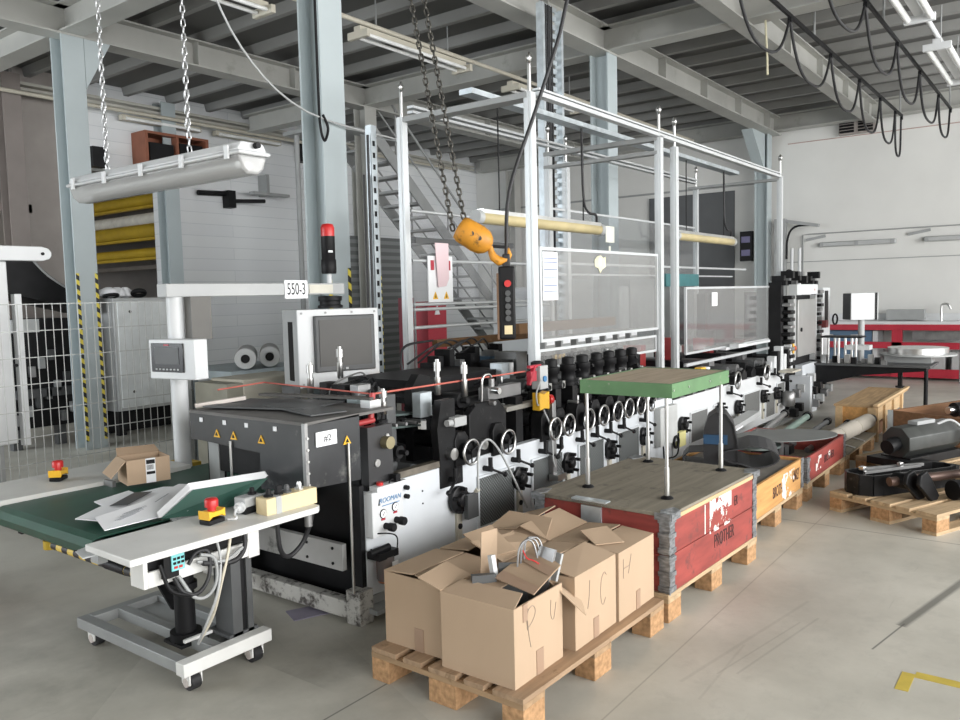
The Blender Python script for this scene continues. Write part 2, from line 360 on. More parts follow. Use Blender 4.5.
# ================================================================== SETTING
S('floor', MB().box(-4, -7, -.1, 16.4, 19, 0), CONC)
S('wall_right', MB().box(16.3, -7, 0, 16.5, 12.4, 5.4), WALLE)
w = MB()                                                   # long rear wall with the crane-hall opening
w.box(7.62, 12.3, 0, 16.3, 12.55, 5.4); w.box(6.05, 12.3, 3.75, 7.62, 12.55, 5.4)
S('wall_back', w, WALLB)
S('wall_back_pier', MB().box(5.4, 12.3, 0, 6.05, 12.55, 5.4), WALLP)
S('wall_back_girder', MB().box(-4, 12.3, 3.0, 5.55, 12.4, 3.12).box(-4, 12.32, 3.12, 4.9, 12.38, 3.9), M('pinkish_grey_panel', (.30,.25,.24), .8))
S('wall_back_upper', MB().box(-4, 12.4, 4.2, 5.55, 12.5, 5.4), M('dark_upper_wall', (.10,.10,.095), .8))
S('wall_unseen', MB().box(-4.2, -7, 0, -4, 6.5, 5.4), WALLE)  # unseen wall behind the camera, length set to hold light off left floor
S('wall_hall', MB().box(-4, 18.8, 0, 16.4, 19, 5.4).box(16.2, 12.55, 0, 16.4, 18.8, 5.4), WALLP)
# ceiling: trapezoid sheet, ribs across the machine line
S('ceiling', MB().box(-4.2, -7, 5.06, 16.5, 19, 5.4), DECK)
k = 0; x = -3.4
while x < 16.2:
    S('ceiling_rib' if k == 0 else 'ceiling_rib.%03d' % k, MB().prism([(x-.075,5.07),(x-.04,4.94),(x+.04,4.94),(x+.075,5.07)], 'y', -7, 12.3), RIB); x += .75; k += 1
def hbeam_col(x, y, z1, name, mat=COLP, hz=None, label=None):
    """H-section column, flanges facing -Y/+Y"""
    c = MB(); c.box(x,y,0,x+.25,y+.018,z1); c.box(x,y+.232,0,x+.25,y+.25,z1); c.box(x+.115,y+.018,0,x+.135,y+.232,z1)
    o = S(name, c, mat)
    if hz:
        h = MB()
        for xa in (x+.002, x+.215):
            h.box(xa, y-.003, .1, xa+.034, y, hz)
        h.build('hazard_stripe', HAZ, o)
    return o
cA = hbeam_col(4.48, 9.0, 4.6, 'column', hz=2.0)
g = MB().prism([(4.54,4.6),(5.05,4.62),(5.03,4.66),(4.75,4.3),(4.54,4.05)], 'y', 9.115, 9.135)
g = MB().prism([(4.735,4.05),(4.735,4.6),(5.05,4.62)], 'y', 9.0, 9.02).build('gusset', COLP, cA)
hbeam_col(4.48, 4.9, 4.6, 'column.001', hz=1.9)
hbeam_col(9.11, 9.0, 4.6, 'column.002', STEEL, hz=2.0)
hbeam_col(9.11, 4.8, 4.6, 'column.003')
cD = hbeam_col(15.85, 4.95, 4.6, 'column.004')
MB().prism([(15.1,4.6),(15.85,4.6),(15.85,3.9)], 'y', 5.0, 5.2).build('haunch', COLP, cD)
hbeam_col(15.95, 10.9, 4.6, 'column.005', STEEL)
hbeam_col(5.14, 12.05, 4.9, 'column.006', M('brown_grey_column', (.24,.21,.195), .6, 0, .08, 3)); hbeam_col(7.55, 12.05, 4.9, 'column.007'); hbeam_col(12.0, 12.05, 4.9, 'column.008', STEEL)
def ibeam_x(y, x0, x1, n, z=4.6, w=.26, h=.33):
    b = MB(); b.box(x0,y-w/2,z,x1,y+w/2,z+.02); b.box(x0,y-w/2,z+h-.02,x1,y+w/2,z+h); b.box(x0,y-.008,z+.02,x1,y+.008,z+h-.02)
    xx = math.ceil(x0/1.55)*1.55
    while xx < x1:
        b.box(xx-.006, y-w/2+.01, z+.02, xx+.006, y+w/2-.01, z+h-.02); xx += 1.55
    S(n, b, STEEL)
def ibeam_y(x, y0, y1, n, z=4.62, w=.26, h=.31):
    b = MB(); b.box(x-w/2,y0,z,x+w/2,y1,z+.02); b.box(x-w/2,y0,z+h-.02,x+w/2,y1,z+h); b.box(x-.008,y0,z+.02,x+.008,y1,z+h-.02); S(n, b, STEEL)
ibeam_x(9.12, -4, 16.2, 'beam'); ibeam_x(4.92, -4, 16.2, 'beam.001'); ibeam_x(3.19, -4, 16.3, 'beam.002', 4.6, .2)
ibeam_y(4.6, -7, 12.0, 'beam.003'); ibeam_y(9.24, -7, 12.0, 'beam.004'); ibeam_y(16.1, -7, 12.0, 'beam.005', 4.66)
# rear wall details
S('door_1', MB().prism([(11.75,0),(13.4,0),(13.4,2.95),(11.75,2.95)], 'y', 12.26, 12.3), SHUT)
S('door_2', MB().box(16.26, 5.74, 0, 16.3, 7.6, 3.64), M('dark_gate', (.11,.115,.12), .6, 0, .1, 2))
S('trim_1', MB().box(16.28, 5.3, 3.72, 16.3, 12.3, 3.76).box(16.285,-7,2.14,16.3,4.9,2.155), GREY)
S('trim_2', MB().box(16.285, -7, 4.42, 16.3, 4.7, 4.435), M('rust_line', (.42,.30,.27), .8))
S('window_1', MB().box(16.2, 3.14, 4.45, 16.29, 3.76, 4.85), M('louvre_frame', (.33,.30,.28), .7)); 
lv = MB(); [lv.obox((16.19, y, 4.5+i*.055), (.03,.25,.03), (0,.5,0)) for i in range(6) for y in (3.3,3.62)]
S('window_1_louvre', lv, BLACK)
# hall beyond the rear wall: crane girders and pale panel
MB().cyl((8.75,12.7,3.27),(8.75,18.6,3.27),.13,n=16).build('insulated_pipe', M('pale_insulation', (.72,.70,.63), .8), label='pale insulated pipe between the yellow girders in the rear opening', cat='pipe')
for i, (z, x, r) in enumerate(((3.62,8.6,.11),(3.02,8.5,.13),(2.62,8.6,.09))):
    b = MB().cyl((x,12.7,z),(x,18.6,z),r,n=16).box(x-.05,12.7,z-r-.05,x+.05,18.6,z-r)
    b.build('crane_girder', YELP, label=['yellow round girder highest in the hall behind the wall opening','yellow round girder below the pale pipe in the rear opening','lowest yellow girder above the dark part of the rear opening'][i], cat='crane girder', group='crane girders in the hall behind')
MB().box(2,13.9,2.75,5.6,14.1,2.95).build('crane_girder', YELP, label='short yellow girder piece at the left edge above the white enclosure', cat='crane girder')
S('trim_6', MB().box(2, 14.2, 2.98, 5.6, 14.3, 3.3), M('pale_sill', (.60,.58,.55), .8))
S('trim_4', MB().box(9.3,13.0,3.0,9.4,18.6,4.2).box(9.3,12.9,2.36,9.4,18.6,2.44), M('dark_hall', (.17,.15,.13), .8))
t = thing('wall_cabinet', 'open brown cabinet high on the rear wall above the wall opening', 'cabinet', (7.7,12.3,3.75))
c = MB(); c.box(7.15,11.9,3.78,8.3,12.3,3.82).box(7.15,11.9,4.33,8.3,12.3,4.37).box(7.15,11.9,3.82,7.2,12.3,4.33).box(8.25,11.9,3.82,8.3,12.3,4.33).box(7.7,11.9,3.82,7.74,12.3,4.33).box(7.2,12.26,3.82,8.25,12.3,4.33)
c.build('carcass', M('brown_red_board', (.25,.09,.05), .6), t)
MB().box(7.24,11.93,3.9,7.66,12.2,4.2).build('shutter', BLACK, t); MB().box(7.78,11.93,3.84,8.2,12.2,4.25).build('shutter', BLACK, t)
S('trim_5', MB().box(-4,12.12,4.78,16,12.3,4.82).box(-4,12.12,4.70,16,12.14,4.74), M('cable_tray', (.50,.49,.44), .6, 0, .1, 2))
def wall_lamp(n, x0, x1, y, z, lab):
    t = thing('ceiling_fixture', lab, 'lamp', ((x0+x1)/2, y, z), 'twin tube fixtures hung under the ceiling')
    MB().box(x0, y-.05, z+.06, x1, y+.05, z+.12).build('housing', BEIGE if n else WHITE, t, .006)
    for s in ((-.075, .075) if n else (-.11, .11)):
        MB().cyl((x0+.05,y+s,z+.03),(x1-.05,y+s,z+.03),.02 if n else .034,n=10).build('tube', TUBE, t)
    for xa in (x0, x1-.05): MB().box(xa,y-.15,z-.01,xa+.05,y+.15,z+.07).build('end_cap', BEIGE if n else WHITE, t, .004)
    MB().cyl((x0+.3,y,z+.12),(x0+.3,y,5.0),.008).cyl((x1-.3,y,z+.12),(x1-.3,y,5.0),.008).build('hanger', GREY, t)
wall_lamp(1, 6.35, 8.2, 6.35, 4.45, 'twin tube ceiling lamp right of the big blue column near the chains')
wall_lamp(1, 3.6, 5.3, 6.55, 4.45, 'twin tube ceiling lamp left of the big blue column at the top edge')
wall_lamp(1, 9.3, 11.2, 6.4, 4.45, 'twin tube ceiling lamp half hidden behind the guard gantry top')
wall_lamp(0, 8.3, 9.85, 1.49, 4.42, 'white twin tube lamp at the top right edge near the festoon rails')
wall_lamp(0, 11.05, 13.2, 1.49, 4.42, 'white twin tube lamp at the right edge farther toward the end wall')
MB().cyl((-4,6.3,4.6),(15.5,6.3,4.6),.025).build('conduit', BEIGE, label='cream conduit running over the machine along the ceiling lamps', cat='conduit')
MB().cyl((8,1.49,4.57),(15.5,1.49,4.57),.028).build('conduit', WHITE, label='white conduit carrying the lamps at the upper right', cat='conduit')
MB().cyl((2,11.95,4.62),(15,11.95,4.62),.03).build('conduit', BEIGE, label='cream conduit under the rear wall cable tray', cat='conduit')
# end wall fittings
for i, (a, b) in enumerate(((2.77,4.09),(1.0,2.33))):
    t = thing('wall_light', ['grey strip light on the end wall left of the other one','grey strip light on the end wall cut by the right edge'][i], 'lamp', (16.25,(a+b)/2,2.42), 'strip lights on the end wall')
    MB().box(16.2,a,2.41,16.3,b,2.5).build('body', LGREY, t, .02)
    for y in (a+.05, (a+b)/2, b-.05): MB().box(16.19,y-.03,2.41,16.2,y+.03,2.49).build('clip', GREY, t)
    MB().bar((16.27,b+.25,2.56),(16.27,b-.1,2.62),.03,.05).build('bracket', GREY, t)
MB().tube([(16.27,4.4,1.16),(16.27,4.4,2.66),(16.27,4.3,2.67),(16.27,-3,2.68)], .012, sm=0).build('cable_conduit', GREY, label='thin grey conduit running along the end wall above the strip lights', cat='conduit')
t = thing('bracket_post', 'grey post with a horizontal arm beside the end wall column', 'post', (15.9,4.72,0))
MB().box(15.85,4.62,0,16.0,4.82,2.97).build('upright', GREY, t)
MB().bar((15.92,4.72,2.94),(15.92,4.02,2.80),.1,.06).build('arm', GREY, t)
MB().tube([(15.9,4.6,2.2),(15.9,4.58,2.6),(15.9,4.45,2.8),(15.9,4.1,2.82)], .02).build('cable', BLACK, t)
MB().cyl((15.9,4.5,.9),(15.9,4.5,2.4),.03).cyl((15.9,4.36,.9),(15.9,4.36,2.4),.03).build('pipe', WHITE, t)
t = thing('display_sign', 'small dark sign with violet rows on the far column by the gate', 'sign', (15.8,5.35,2.2))
MB().box(15.9,5.26,2.2,16.0,5.5,2.78).build('panel', BLACK, t); MB().box(15.895,5.3,2.56,15.9,5.47,2.68).box(15.895,5.3,2.3,15.9,5.47,2.42).build('rows', M('violet_rows', (.12,.11,.22), .4), t)
MB().box(15.98,5.3,2.45,16.3,5.36,2.52).build('bracket', GREY, t)
# festoon cable rails, upper right
for i, (y, z, x1, n, lab) in enumerate(((2.57,4.5,15.4,9,'black festoon cable rail nearer the steel beam with hanging loops'),(1.85,4.5,15.4,9,'black festoon cable rail nearer the right edge with hanging loops'))):
    t = thing('festoon_rail', lab, 'cable rail', (12,y,z), 'festoon rails under the ceiling')
    MB().box(7.0,y-.014,z-.02,x1,y+.014,z+.02).build('rail', BLACK, t)
    MB().cyl((15.2,y,z),(15.2,y,5.0),.012).cyl((9.9,y,z),(9.9,y,5.0),.012).build('hanger', GREY, t)
    xs = [7.3, 8.95, 10.65, 12.2, 13.6, 14.8, 15.35] if i == 0 else [7.3, 9.0, 10.7, 12.3, 14.0, 15.3]
    for j in range(len(xs)-1):
        a, b = xs[j], xs[j+1]; d = (.48,.5,.52,.58,.56,.66)[j] if i == 0 else (.42,.48,.52,.5,.5)[j]
        pts = []
        for q in range(17):
            u = q/16; pts.append((a+(b-a)*u, y+.012*math.sin(7*u), z-.05-d*(1-abs(2*u-1)**2.4)))
        MB().tube(pts, .016, 6).build('cable_loop', RUBBER, t)
    for a in xs: MB().box(a-.02,y-.02,z-.07,a+.02,y+.02,z-.02).build('trolley', BLACK, t)
MB().tube([(9.3,2.95,5.0),(9.3,2.93,4.5),(9.25,2.9,4.2),(9.2,2.88,4.0)], .012).build('loose_wire', M('cream_wire',(.62,.58,.42),.5), label='cream wire end dangling from the ceiling beam at upper right', cat='wire')
# steel stair behind the machine
t = thing('steel_stair', 'grey steel stair with open treads descending behind the guard gantry', 'stair', (12.4,9.4,0))
def sz(x): return 4.30-(x-9.35)*.885
for y in (9.1, 9.95): MB().bar((9.35,y,4.3),(14.15,y,.05),.03,.20).build('stringer', GREY, t)
for i in range(20):
    x = 9.5+i*.232; MB().box(x,9.12,sz(x+.12)-.02,x+.24,9.93,sz(x+.12)+.02).build('tread', LGREY, t)
for y in (9.1, 9.95):
    MB().tube([(9.35,y,5.2),(14.1,y,1.0)], .022).tube([(9.35,y,4.75),(14.1,y,.55)], .016).build('handrail', GREY, t)
    for i in range(4):
        x = 9.9+i*1.3; MB().cyl((x,y,sz(x)),(x,y,sz(x)+.88),.016).build('baluster', GREY, t)
MB().box(8.4,9.0,4.2,9.4,10.1,4.26).cyl((8.5,9.2,0),(8.5,9.2,4.2),.04).cyl((8.5,9.9,0),(8.5,9.9,4.2),.04).build('landing', GREY, t)
t = thing('wall_bracket', 'black pipe bracket with a horizontal arm on the rear wall below the hanging lamp', 'bracket', (8.9,12.2,3.3))
MB().tube([(8.25,12.2,3.52),(8.95,12.2,3.55)], .045).box(8.8,12.1,3.3,8.95,12.28,3.6).tube([(8.9,12.15,3.42),(9.5,12.0,3.45)], .035).build('arm', BLACK, t); MB().box(9.2,11.9,3.55,10.0,12.05,3.60).box(9.6,12.05,3.56,9.66,12.3,3.95).build('plate', GREY, t)
MB().box(10.5,12.1,4.3,10.75,12.3,4.75).build('wall_speaker', BLACK, label='black box high on the rear wall left of the big blue column', cat='loudspeaker')
MB().box(6.4,12.1,3.75,6.62,12.3,4.05).build('wall_speaker', BLACK, label='black box on the rear wall beside the striped column', cat='loudspeaker')
for i, (a, b) in enumerate(((6.9,8.3),(8.6,10.0))):
    t = thing('wall_strip_lamp', ['long white strip lamp under the rear cable tray above the brown cabinet','long white strip lamp under the rear cable tray right of the brown cabinet'][i], 'lamp', ((a+b)/2,12.1,4.5), 'strip lamps on the rear wall')
    MB().box(a,12.08,4.52,b,12.2,4.60).build('housing', BEIGE, t); MB().cyl((a+.05,12.06,4.54),(b-.05,12.06,4.54),.025).build('tube', TUBE, t)
# ------------------------------------------------------------------ hanging lamp with chains over the conveyor
t = thing('hanging_lamp', 'long grey-white damp-proof tube lamp hanging on two chains over the conveyor', 'lamp', (1.98,3.25,2.16))
MB().prism([(1.91,2.215),(1.93,2.25),(2.03,2.25),(2.05,2.215)], 'y', 2.56, 3.86).prism([(1.905,2.2),(1.905,2.216),(2.055,2.216),(2.055,2.2)], 'y', 2.545, 3.875).build('housing', WHITE, t, .012)
MB().prism([(1.912,2.2),(1.93,2.15),(1.955,2.13),(2.005,2.13),(2.03,2.15),(2.048,2.2)], 'y', 2.56, 3.86).build('diffuser', DIFF, t, .01)
for y in (2.62, 2.92, 3.22, 3.52, 3.8): [MB().box(a,y-.012,2.185,a+.008,y+.012,2.235).build('clip', WHITE, t) for a in (1.9,2.052)]
for x in (1.955, 2.005): MB().cyl((x,2.62,2.17),(x,3.8,2.17),.014,n=10).build('tube', TUBE, t)
MB().cyl((1.985,2.55,2.235),(1.985,2.53,2.235),.012).build('cable_gland', BLACK, t)
def chain_mb(p0, p1, ln, r, wid):
    p0, p1 = Vector(p0), Vector(p1); d = (p1-p0); L = d.length; d.normalize(); a = d.orthogonal().normalized(); b = d.cross(a); n = max(1, int(L/(ln-2*r))); mb = MB()
    for i in range(n):
        c = p0 + d*(i+.5)*L/n; s = a if i % 2 else b
        mb.tube([c + d*(math.copysign((ln/2-wid/2), math.sin(q)) + math.sin(q)*wid/2*.8)*1.0 + s*math.cos(q)*wid/2 for q in [2*PI*j/10+.01 for j in range(10)]], r, 6, True)
    return mb
for y, x in ((3.62,1.98),(2.97,1.98)):
    chain_mb((x,y,2.26),(x,y,4.93),.034,.003,.016).build('chain', CHAINB, t)
chain_mb((1.985,2.985,2.36),(1.985,2.978,2.72),.034,.003,.016).build('chain_slack', CHAINB, t); chain_mb((1.985,3.635,2.3),(1.98,3.625,2.85),.034,.003,.016).build('chain_slack', CHAINB, t)
MB().tube([(3.05,4.6,4.6),(3.3,4.75,4.0),(3.7,4.86,3.45),(4.3,4.875,3.1),(5.5,5.0,3.06),(7.0,7.0,3.6)], .008).build('cable', LGREY, label='thin pale cable sagging from the ceiling past the big blue column', cat='cable')
MB().tube([(4.43,4.88,4.6),(4.43,4.88,3.3),(4.42,4.86,3.0),(4.46,4.86,2.9),(4.5,4.86,3.0),(4.45,4.86,3.1)], .012).build('cable', BLACK, label='black cable coiled at the left side of the big blue column', cat='cable')
MB().cyl((4.76,4.95,.0),(4.76,4.95,4.6),.014).build('conduit', LGREY, label='slim conduit on the right edge of the big blue column', cat='conduit')
# ------------------------------------------------------------------ crane hook and pendant
t = thing('crane_hook', 'worn orange crane hook block hanging tilted on two chains', 'crane hook', (3.71,2.78,1.80))
a = Vector((3.642,2.885,2.04)); b = Vector((3.756,2.72,1.912)); d = (b-a).normalized()
MB().lathe([(.03,0),(.066,.006),(.076,.03),(.08,.13),(.072,.175),(.05,.205),(.022,.22)], a, d, 20).build('block', HOOKP, t)
m = MB(); [m.cyl(a+d*q+Vector((-.8,-.5,.1))*.07, a+d*q+Vector((-.8,-.5,.1))*.082, .014, n=10) for q in (.10,.15)]; m.build('bolt', CHAIN, t)
for p0, p1 in (((3.623,2.909,2.02),(3.545,3.365,4.6)),((3.668,2.862,2.085),(3.60,3.31,4.6))):
    chain_mb(p0, p1, .046, .0055, .024).build('chain', CHAIN, t)
e = a + d*.215; up = Vector((0,0,1)); sd = Vector((.63,-.775,0))
hk = [e + sd*u + up*v for u, v in ((0,0),(.004,-.03),(.018,-.062),(.05,-.085),(.088,-.08),(.108,-.05),(.104,-.018))]
m = MB(); r_ = [.016,.019,.024,.026,.022,.016,.008]
for i in range(6): m.cyl(hk[i], hk[i+1], r_[i], r_[i+1], 10); m.ball(hk[i+1], r_[i+1]*1.0, 10)
m.build('hook', HOOKP, t)
MB().bar(hk[0]+sd*.015, hk[6]+up*.01, .012, .018).build('safety_latch', BLACK, t)
t = thing('pendant_control', 'black hoist pendant control hanging on its cable with a red stop button', 'pendant', (3.75,2.66,1.38))
pm = Matrix.Rotation(.62, 3, 'Z'); P0 = Vector((3.80,2.665,1.60))
MB().obox(P0, (.06,.095,.42), pm).build('body', BLACK, t, .012); MB().obox(P0+pm@Vector((.0,.0525,-.02)), (.05,.012,.38), pm).build('side_strip', M('brown_worn_side',(.16,.09,.05),.6), t)
MB().obox(P0+pm@Vector((0,0,.24)), (.035,.045,.08), pm).build('strain_relief', RUBBER, t, .008)
for i, z in enumerate((.11,.055,.02,-.02,-.055,-.09)):
    q = P0 + pm@Vector((-.03,-.005,z)); MB().cyl(q, q+pm@Vector((-.018,0,0)), .0165 if i else .02, n=12).build('button', REDB if i == 0 else DGREY, t, label='red stop button' if i == 0 else None)
MB().obox(P0+pm@Vector((-.032,-.005,-.155)), (.006,.045,.05), pm).build('tag', CREAM, t)
MB().tube([(3.80,2.665,1.86),(3.84,2.66,2.24),(3.97,2.56,2.69),(4.08,2.47,3.09),(4.14,2.43,3.35),(4.5,2.2,4.95)], .012).build('cable', RUBBER, t)
# ================================================================== GUARD GANTRIES OVER THE MACHINE
def post(x, y, z0, z1, t, eye=True):
    MB().box(x-.03,y-.03,z0,x+.03,y+.03,z1).box(x-.036,y-.012,z0,x+.036,y+.012,z1).build('post', ALU, t)
    if eye:
        MB().cyl((x,y,z1),(x,y,z1+.2),.014,n=8).build('rod', CHROME, t)
        MB().ring((x,y,z1+.23),(.6,-.8,0),.032,.012,16,6).cyl((x-.012,y+.016,z1+.23),(x+.012,y-.016,z1+.23),.018).build('pulley', CHROME, t)
def pane(x0, x1, y, z0, z1, t, mat=CLEAR, n='glass_pane'):
    MB().box(x0,y-.004,z0,x1,y+.004,z1).build(n, mat, t)
def frame(x0, x1, y, z0, z1, t, w=.022):
    MB().box(x0,y-w/2,z0,x0+w,y+w/2,z1).box(x1-w,y-w/2,z0,x1,y+w/2,z1).box(x0+w,y-w/2,z1-w,x1-w,y+w/2,z1).box(x0+w,y-w/2,z0,x1-w,y+w/2,z0+w).build('pane_frame', ALU, t)
GF, GR = 3.1, 4.27
t = thing('guard_gantry', 'tall aluminium guard gantry with clear sliding pane and notice sheet', 'guard frame', (5.8,3.7,.7), 'guard gantries over the press line')
for x, y, z0 in ((4.74,GF,.72),(6.84,GF,.72),(4.72,GR,.72),(6.84,GR,.72)): post(x, y, z0, 3.03, t)
frame(4.82, 6.79, GF, 1.30, 1.98, t); pane(4.84, 6.77, GF, 1.32, 1.96, t, SMOKE); frame(4.82, 6.79, GF+.02, 1.10, 1.25, t, .02); pane(4.84,6.77,GF+.02,1.12,1.23,t,SMOKE)
for z in (2.325, 1.935, 1.585, 1.545, 1.40): MB().cyl((4.79,GR,z),(6.81,GR,z),.014,n=8).build('rear_rail', ALU, t)
MB().box(4.7,3.1,2.99,4.82,4.3,3.03).build('cross_bar', GREY, t); MB().box(6.8,3.1,2.99,6.88,4.3,3.03).box(6.8,3.1,2.87,6.88,4.3,2.90).build('cross_bar', GREY, t)
MB().box(4.82,GF-.03,3.02,10.4,GF+.03,3.05).box(4.82,GF-.03,3.06,10.4,GF+.03,3.075).build('top_rail', ALU, t)
MB().box(4.82,GR-.03,3.08,10.6,GR+.03,3.10).box(4.82,GR-.03,3.12,10.6,GR+.03,3.14).build('top_rail', ALU, t)
MB().box(4.8,3.64,3.13,10.5,3.76,3.17).build('lamp_rail', GALV, t)
pane(4.8, 6.8, GR, 1.6, 2.31, t, CLEAR)
nt = MB().box(4.86,GF-.009,1.60,5.06,GF-.006,1.945).build('notice_sheet', PAPER, t, label='white notice sheet with blue headed lines')
nb = MB()
for i, z in enumerate((1.90,1.872,1.82,1.76,1.705,1.665)): nb.box(4.87,GF-.0105,z-.004,5.05,GF-.009,z+.004)
nb.build('printed_lines', M('blue_grey_print', (.22,.27,.40), .8), nt)
nb = MB(); [nb.box(4.88,GF-.0105,1.62+i*.022,5.02+.02*(i%2),GF-.009,1.622+i*.022) for i in range(12)]
nb.build('fine_print', M('pale_print', (.55,.57,.62), .8), nt)
st = MB().prism([(5.62,1.90),(5.66,1.93),(5.72,1.94),(5.76,1.92),(5.80,1.93),(5.80,1.85),(5.74,1.83),(5.71,1.80),(5.68,1.84),(5.63,1.85)], 'y', GF-.008, GF-.006).build('sticker', M('yellowish_sticker', (.75,.72,.48), .7), t, label='yellowish peeled sticker')
MB().box(5.69,GF-.009,1.86,5.73,GF-.008,1.92).build('sticker_print', M('pale_blue', (.55,.65,.75), .7), st)
# paper and warning board inside the gantry
wb = MB().box(4.95,GR-.03,1.60,5.26,GR-.02,1.975).build('warning_board', PAPER, t, label='white warning board with two yellow triangles')
for x in (5.03, 5.17):
    MB().prism([(x-.032,1.625),(x+.032,1.625),(x,1.685)], 'y', GR-.034, GR-.03).build('warning_triangle', YEL, wb)
    MB().prism([(x-.006,1.635),(x+.006,1.635),(x,1.665)], 'y', GR-.036, GR-.034).build('warning_symbol', BLACK, wb)
MB().box(4.98,GR-.034,1.86,5.02,GR-.03,1.94).box(5.19,GR-.034,1.86,5.23,GR-.03,1.94).build('red_mark', RED, wb)
MB().prism([(5.02,2.08),(5.19,2.08),(5.19,1.79),(5.15,1.73),(5.05,1.72)], 'y', GR-.05, GR-.045).build('pink_sheet', PAPERP, t)
MB().box(4.83,GR-.01,2.075,6.2,GR+.03,2.12).build('dark_bar', DGREY, t)
t2 = thing('guard_gantry', 'second aluminium guard gantry with clear pane nearer the end wall', 'guard frame', (8.8,3.7,.7), 'guard gantries over the press line')
for x, y, z0 in ((7.18,GF,.72),(10.42,GF,.72),(7.18,GR,.72),(10.6,GR,.72)): post(x, y, z0, 2.98 if x < 8 else 3.04, t2)
frame(7.42, 10.38, GF, 1.02, 1.68, t2); pane(7.44, 10.36, GF, 1.04, 1.66, t2, SMOKE)
for z in (.92, .74): MB().box(7.42,GF-.015,z-.015,10.38,GF+.015,z+.015).build('front_rail', ALU, t2)
MB().box(10.38,3.1,2.99,10.46,4.3,3.02).build('cross_bar', GREY, t2)
pane(7.25, 10.55, GR, 1.0, 2.48, t2, REARG); MB().box(6.9,GR-.01,2.48,10.55,GR+.01,2.50).box(6.9,GR-.01,1.94,12.6,GR+.01,1.965).box(6.9,GR-.01,1.83,12.0,GR+.01,1.85).build('rear_rail', ALU, t2)
MB().box(8.0,GR-.012,2.20,8.2,GR-.006,2.38).box(8.07,GR-.012,2.1,8.11,GR-.006,2.16).build('sticker', M('cream_sticker', (.70,.70,.62), .7), t2)
MB().box(8.1,GF-.01,1.48,8.25,GF-.006,1.62).build('sticker', PAPER, t2)
for i, (x0, x1, z) in enumerate(((4.9,6.82,2.24),(8.6,10.4,2.265))):
    t = thing('tube_lamp', ['yellowed tube lamp hanging in the gantry behind the orange hook','yellowed tube lamp hanging in the farther gantry by the dark gate'][i], 'lamp', ((x0+x1)/2,3.7,z-.05), 'yellowed tube lamps in the gantries')
    MB().cyl((x0,3.7,z),(x1,3.7,z),.05,n=14).build('sleeve', TUBEY, t); MB().box(x0+.03,3.66,z+.015,x1-.03,3.74,z+.06).build('reflector', CHROME, t)
    for x in (x0, x1): MB().cyl((x-.02,3.7,z),(x+.04,3.7,z),.055,n=14).build('end_cap', LGREY, t)
    MB().tube([(x0+.3,3.7,z+.05),(x0+.3,3.7,3.13)], .006).tube([(x1-.3,3.7,z+.05),(x1-.3,3.7,3.13)], .006).build('hanger_wire', BLACK, t)
    MB().tube([(x1-.05,3.7,z+.05),(x1-.1,3.68,z+.13),(x1-.25,3.68,z+.15),(x1-.33,3.68,z+.3),(x1-.33,3.69,3.13)], .012).build('cable', RUBBER, t)
# cable ladder rising between the gantries
t = thing('cable_ladder', 'perforated galvanised cable ladder rising to the ceiling behind the front gantry', 'cable ladder', (7.4,4.5,.7))
c = MB(); 
for x in (7.14, 7.5): c.box(x-.02,4.48,.0,x+.02,4.56,4.6)
z = .8
while z < 4.6:
    c.box(7.16,4.535,z,7.48,4.55,z+.05); z += .09
c.build('ladder', GALV, t)
c = MB(); [c.tube([(7.18+.035*i,4.5,.75),(7.18+.035*i,4.5+.005*(i%2),4.6)], .011) for i in range(5)]
c.build('cable', RUBBER, t)

t = thing('cable_upright', 'slim galvanised upright with dark slots between the rear guard post and the grey column', 'upright', (4.6,4.5,0))
MB().box(4.56,4.45,0,4.62,4.51,2.98).build('upright', GALV, t); c = MB(); [c.box(4.575,4.448,.3+.09*i,4.60,4.45,.34+.09*i) for i in range(29)]; c.build('slots', BLACK, t); MB().tube([(4.53,4.47,.3),(4.535,4.46,2.9)], .012).tube([(4.52,4.5,.3),(4.52,4.5,2.6)], .01).build('cable', RUBBER, t)
# ================================================================== PRINTING PRESS LINE (front face Y = 2.89)
F0, FB = 2.89, 4.15
def handwheel(x, z, t, y=2.81, R=.072):
    m = MB().ring((x,y,z),(0,1,0),R,.0085,28,8)
    h = m.build('handwheel', CHROME, t); m = MB().cyl((x,y-.012,z),(x,y+.02,z),.016,n=12)
    for a in (.5, 2.6, 4.7): m.cyl((x,y,z),(x+R*math.cos(a),y,z+R*math.sin(a)),.005,n=6)
    m.build('spokes', BLACK, h)
    MB().cyl((x,y+.02,z),(x,F0+.1,z),.05,n=18).build('hub', BLACK, h)
def lever(x, z, t, dx=.11, dz=-.045, y=2.86):
    m = MB().cyl((x,F0+.02,z),(x,y-.03,z),.017,n=12).cyl((x,y-.02,z+.07),(x,y-.02,z),.014,n=10)
    m.cyl((x,y-.025,z),(x+dx,y-.05,z+dz),.0075,n=8).ball((x+dx,y-.05,z+dz),.016)
    m.build('clamp_lever', BLACK, t)
def hand_disc(x, z, t, R=.075, y=2.845):
    d = MB().lathe([(R*.75,-.04),(R,-.035),(R,-.01),(R*.72,.0),(R*.5,-.004),(R*.45,.02),(.02,.025)], (x,y,z), (0,-1,0), 28).build('hand_disc', BLACKM, t)
    for q in range(5):
        a = 2*PI*q/5+.3; MB().cyl((x+R*.85*math.cos(a),y,z+R*.85*math.sin(a)),(x+R*.85*math.cos(a),y-.035,z+R*.85*math.sin(a)),.012,n=8).build('grip_knob', BLACK, d)
def scale_plate(x, z, t):
    p = MB().box(x-.022,2.872,z-.09,x+.022,2.89,z+.09).build('scale_plate', BEIGE, t); MB().cyl((x,2.865,z+.01),(x,2.873,z+.01),.017).build('sight_glass', BLACK, p)
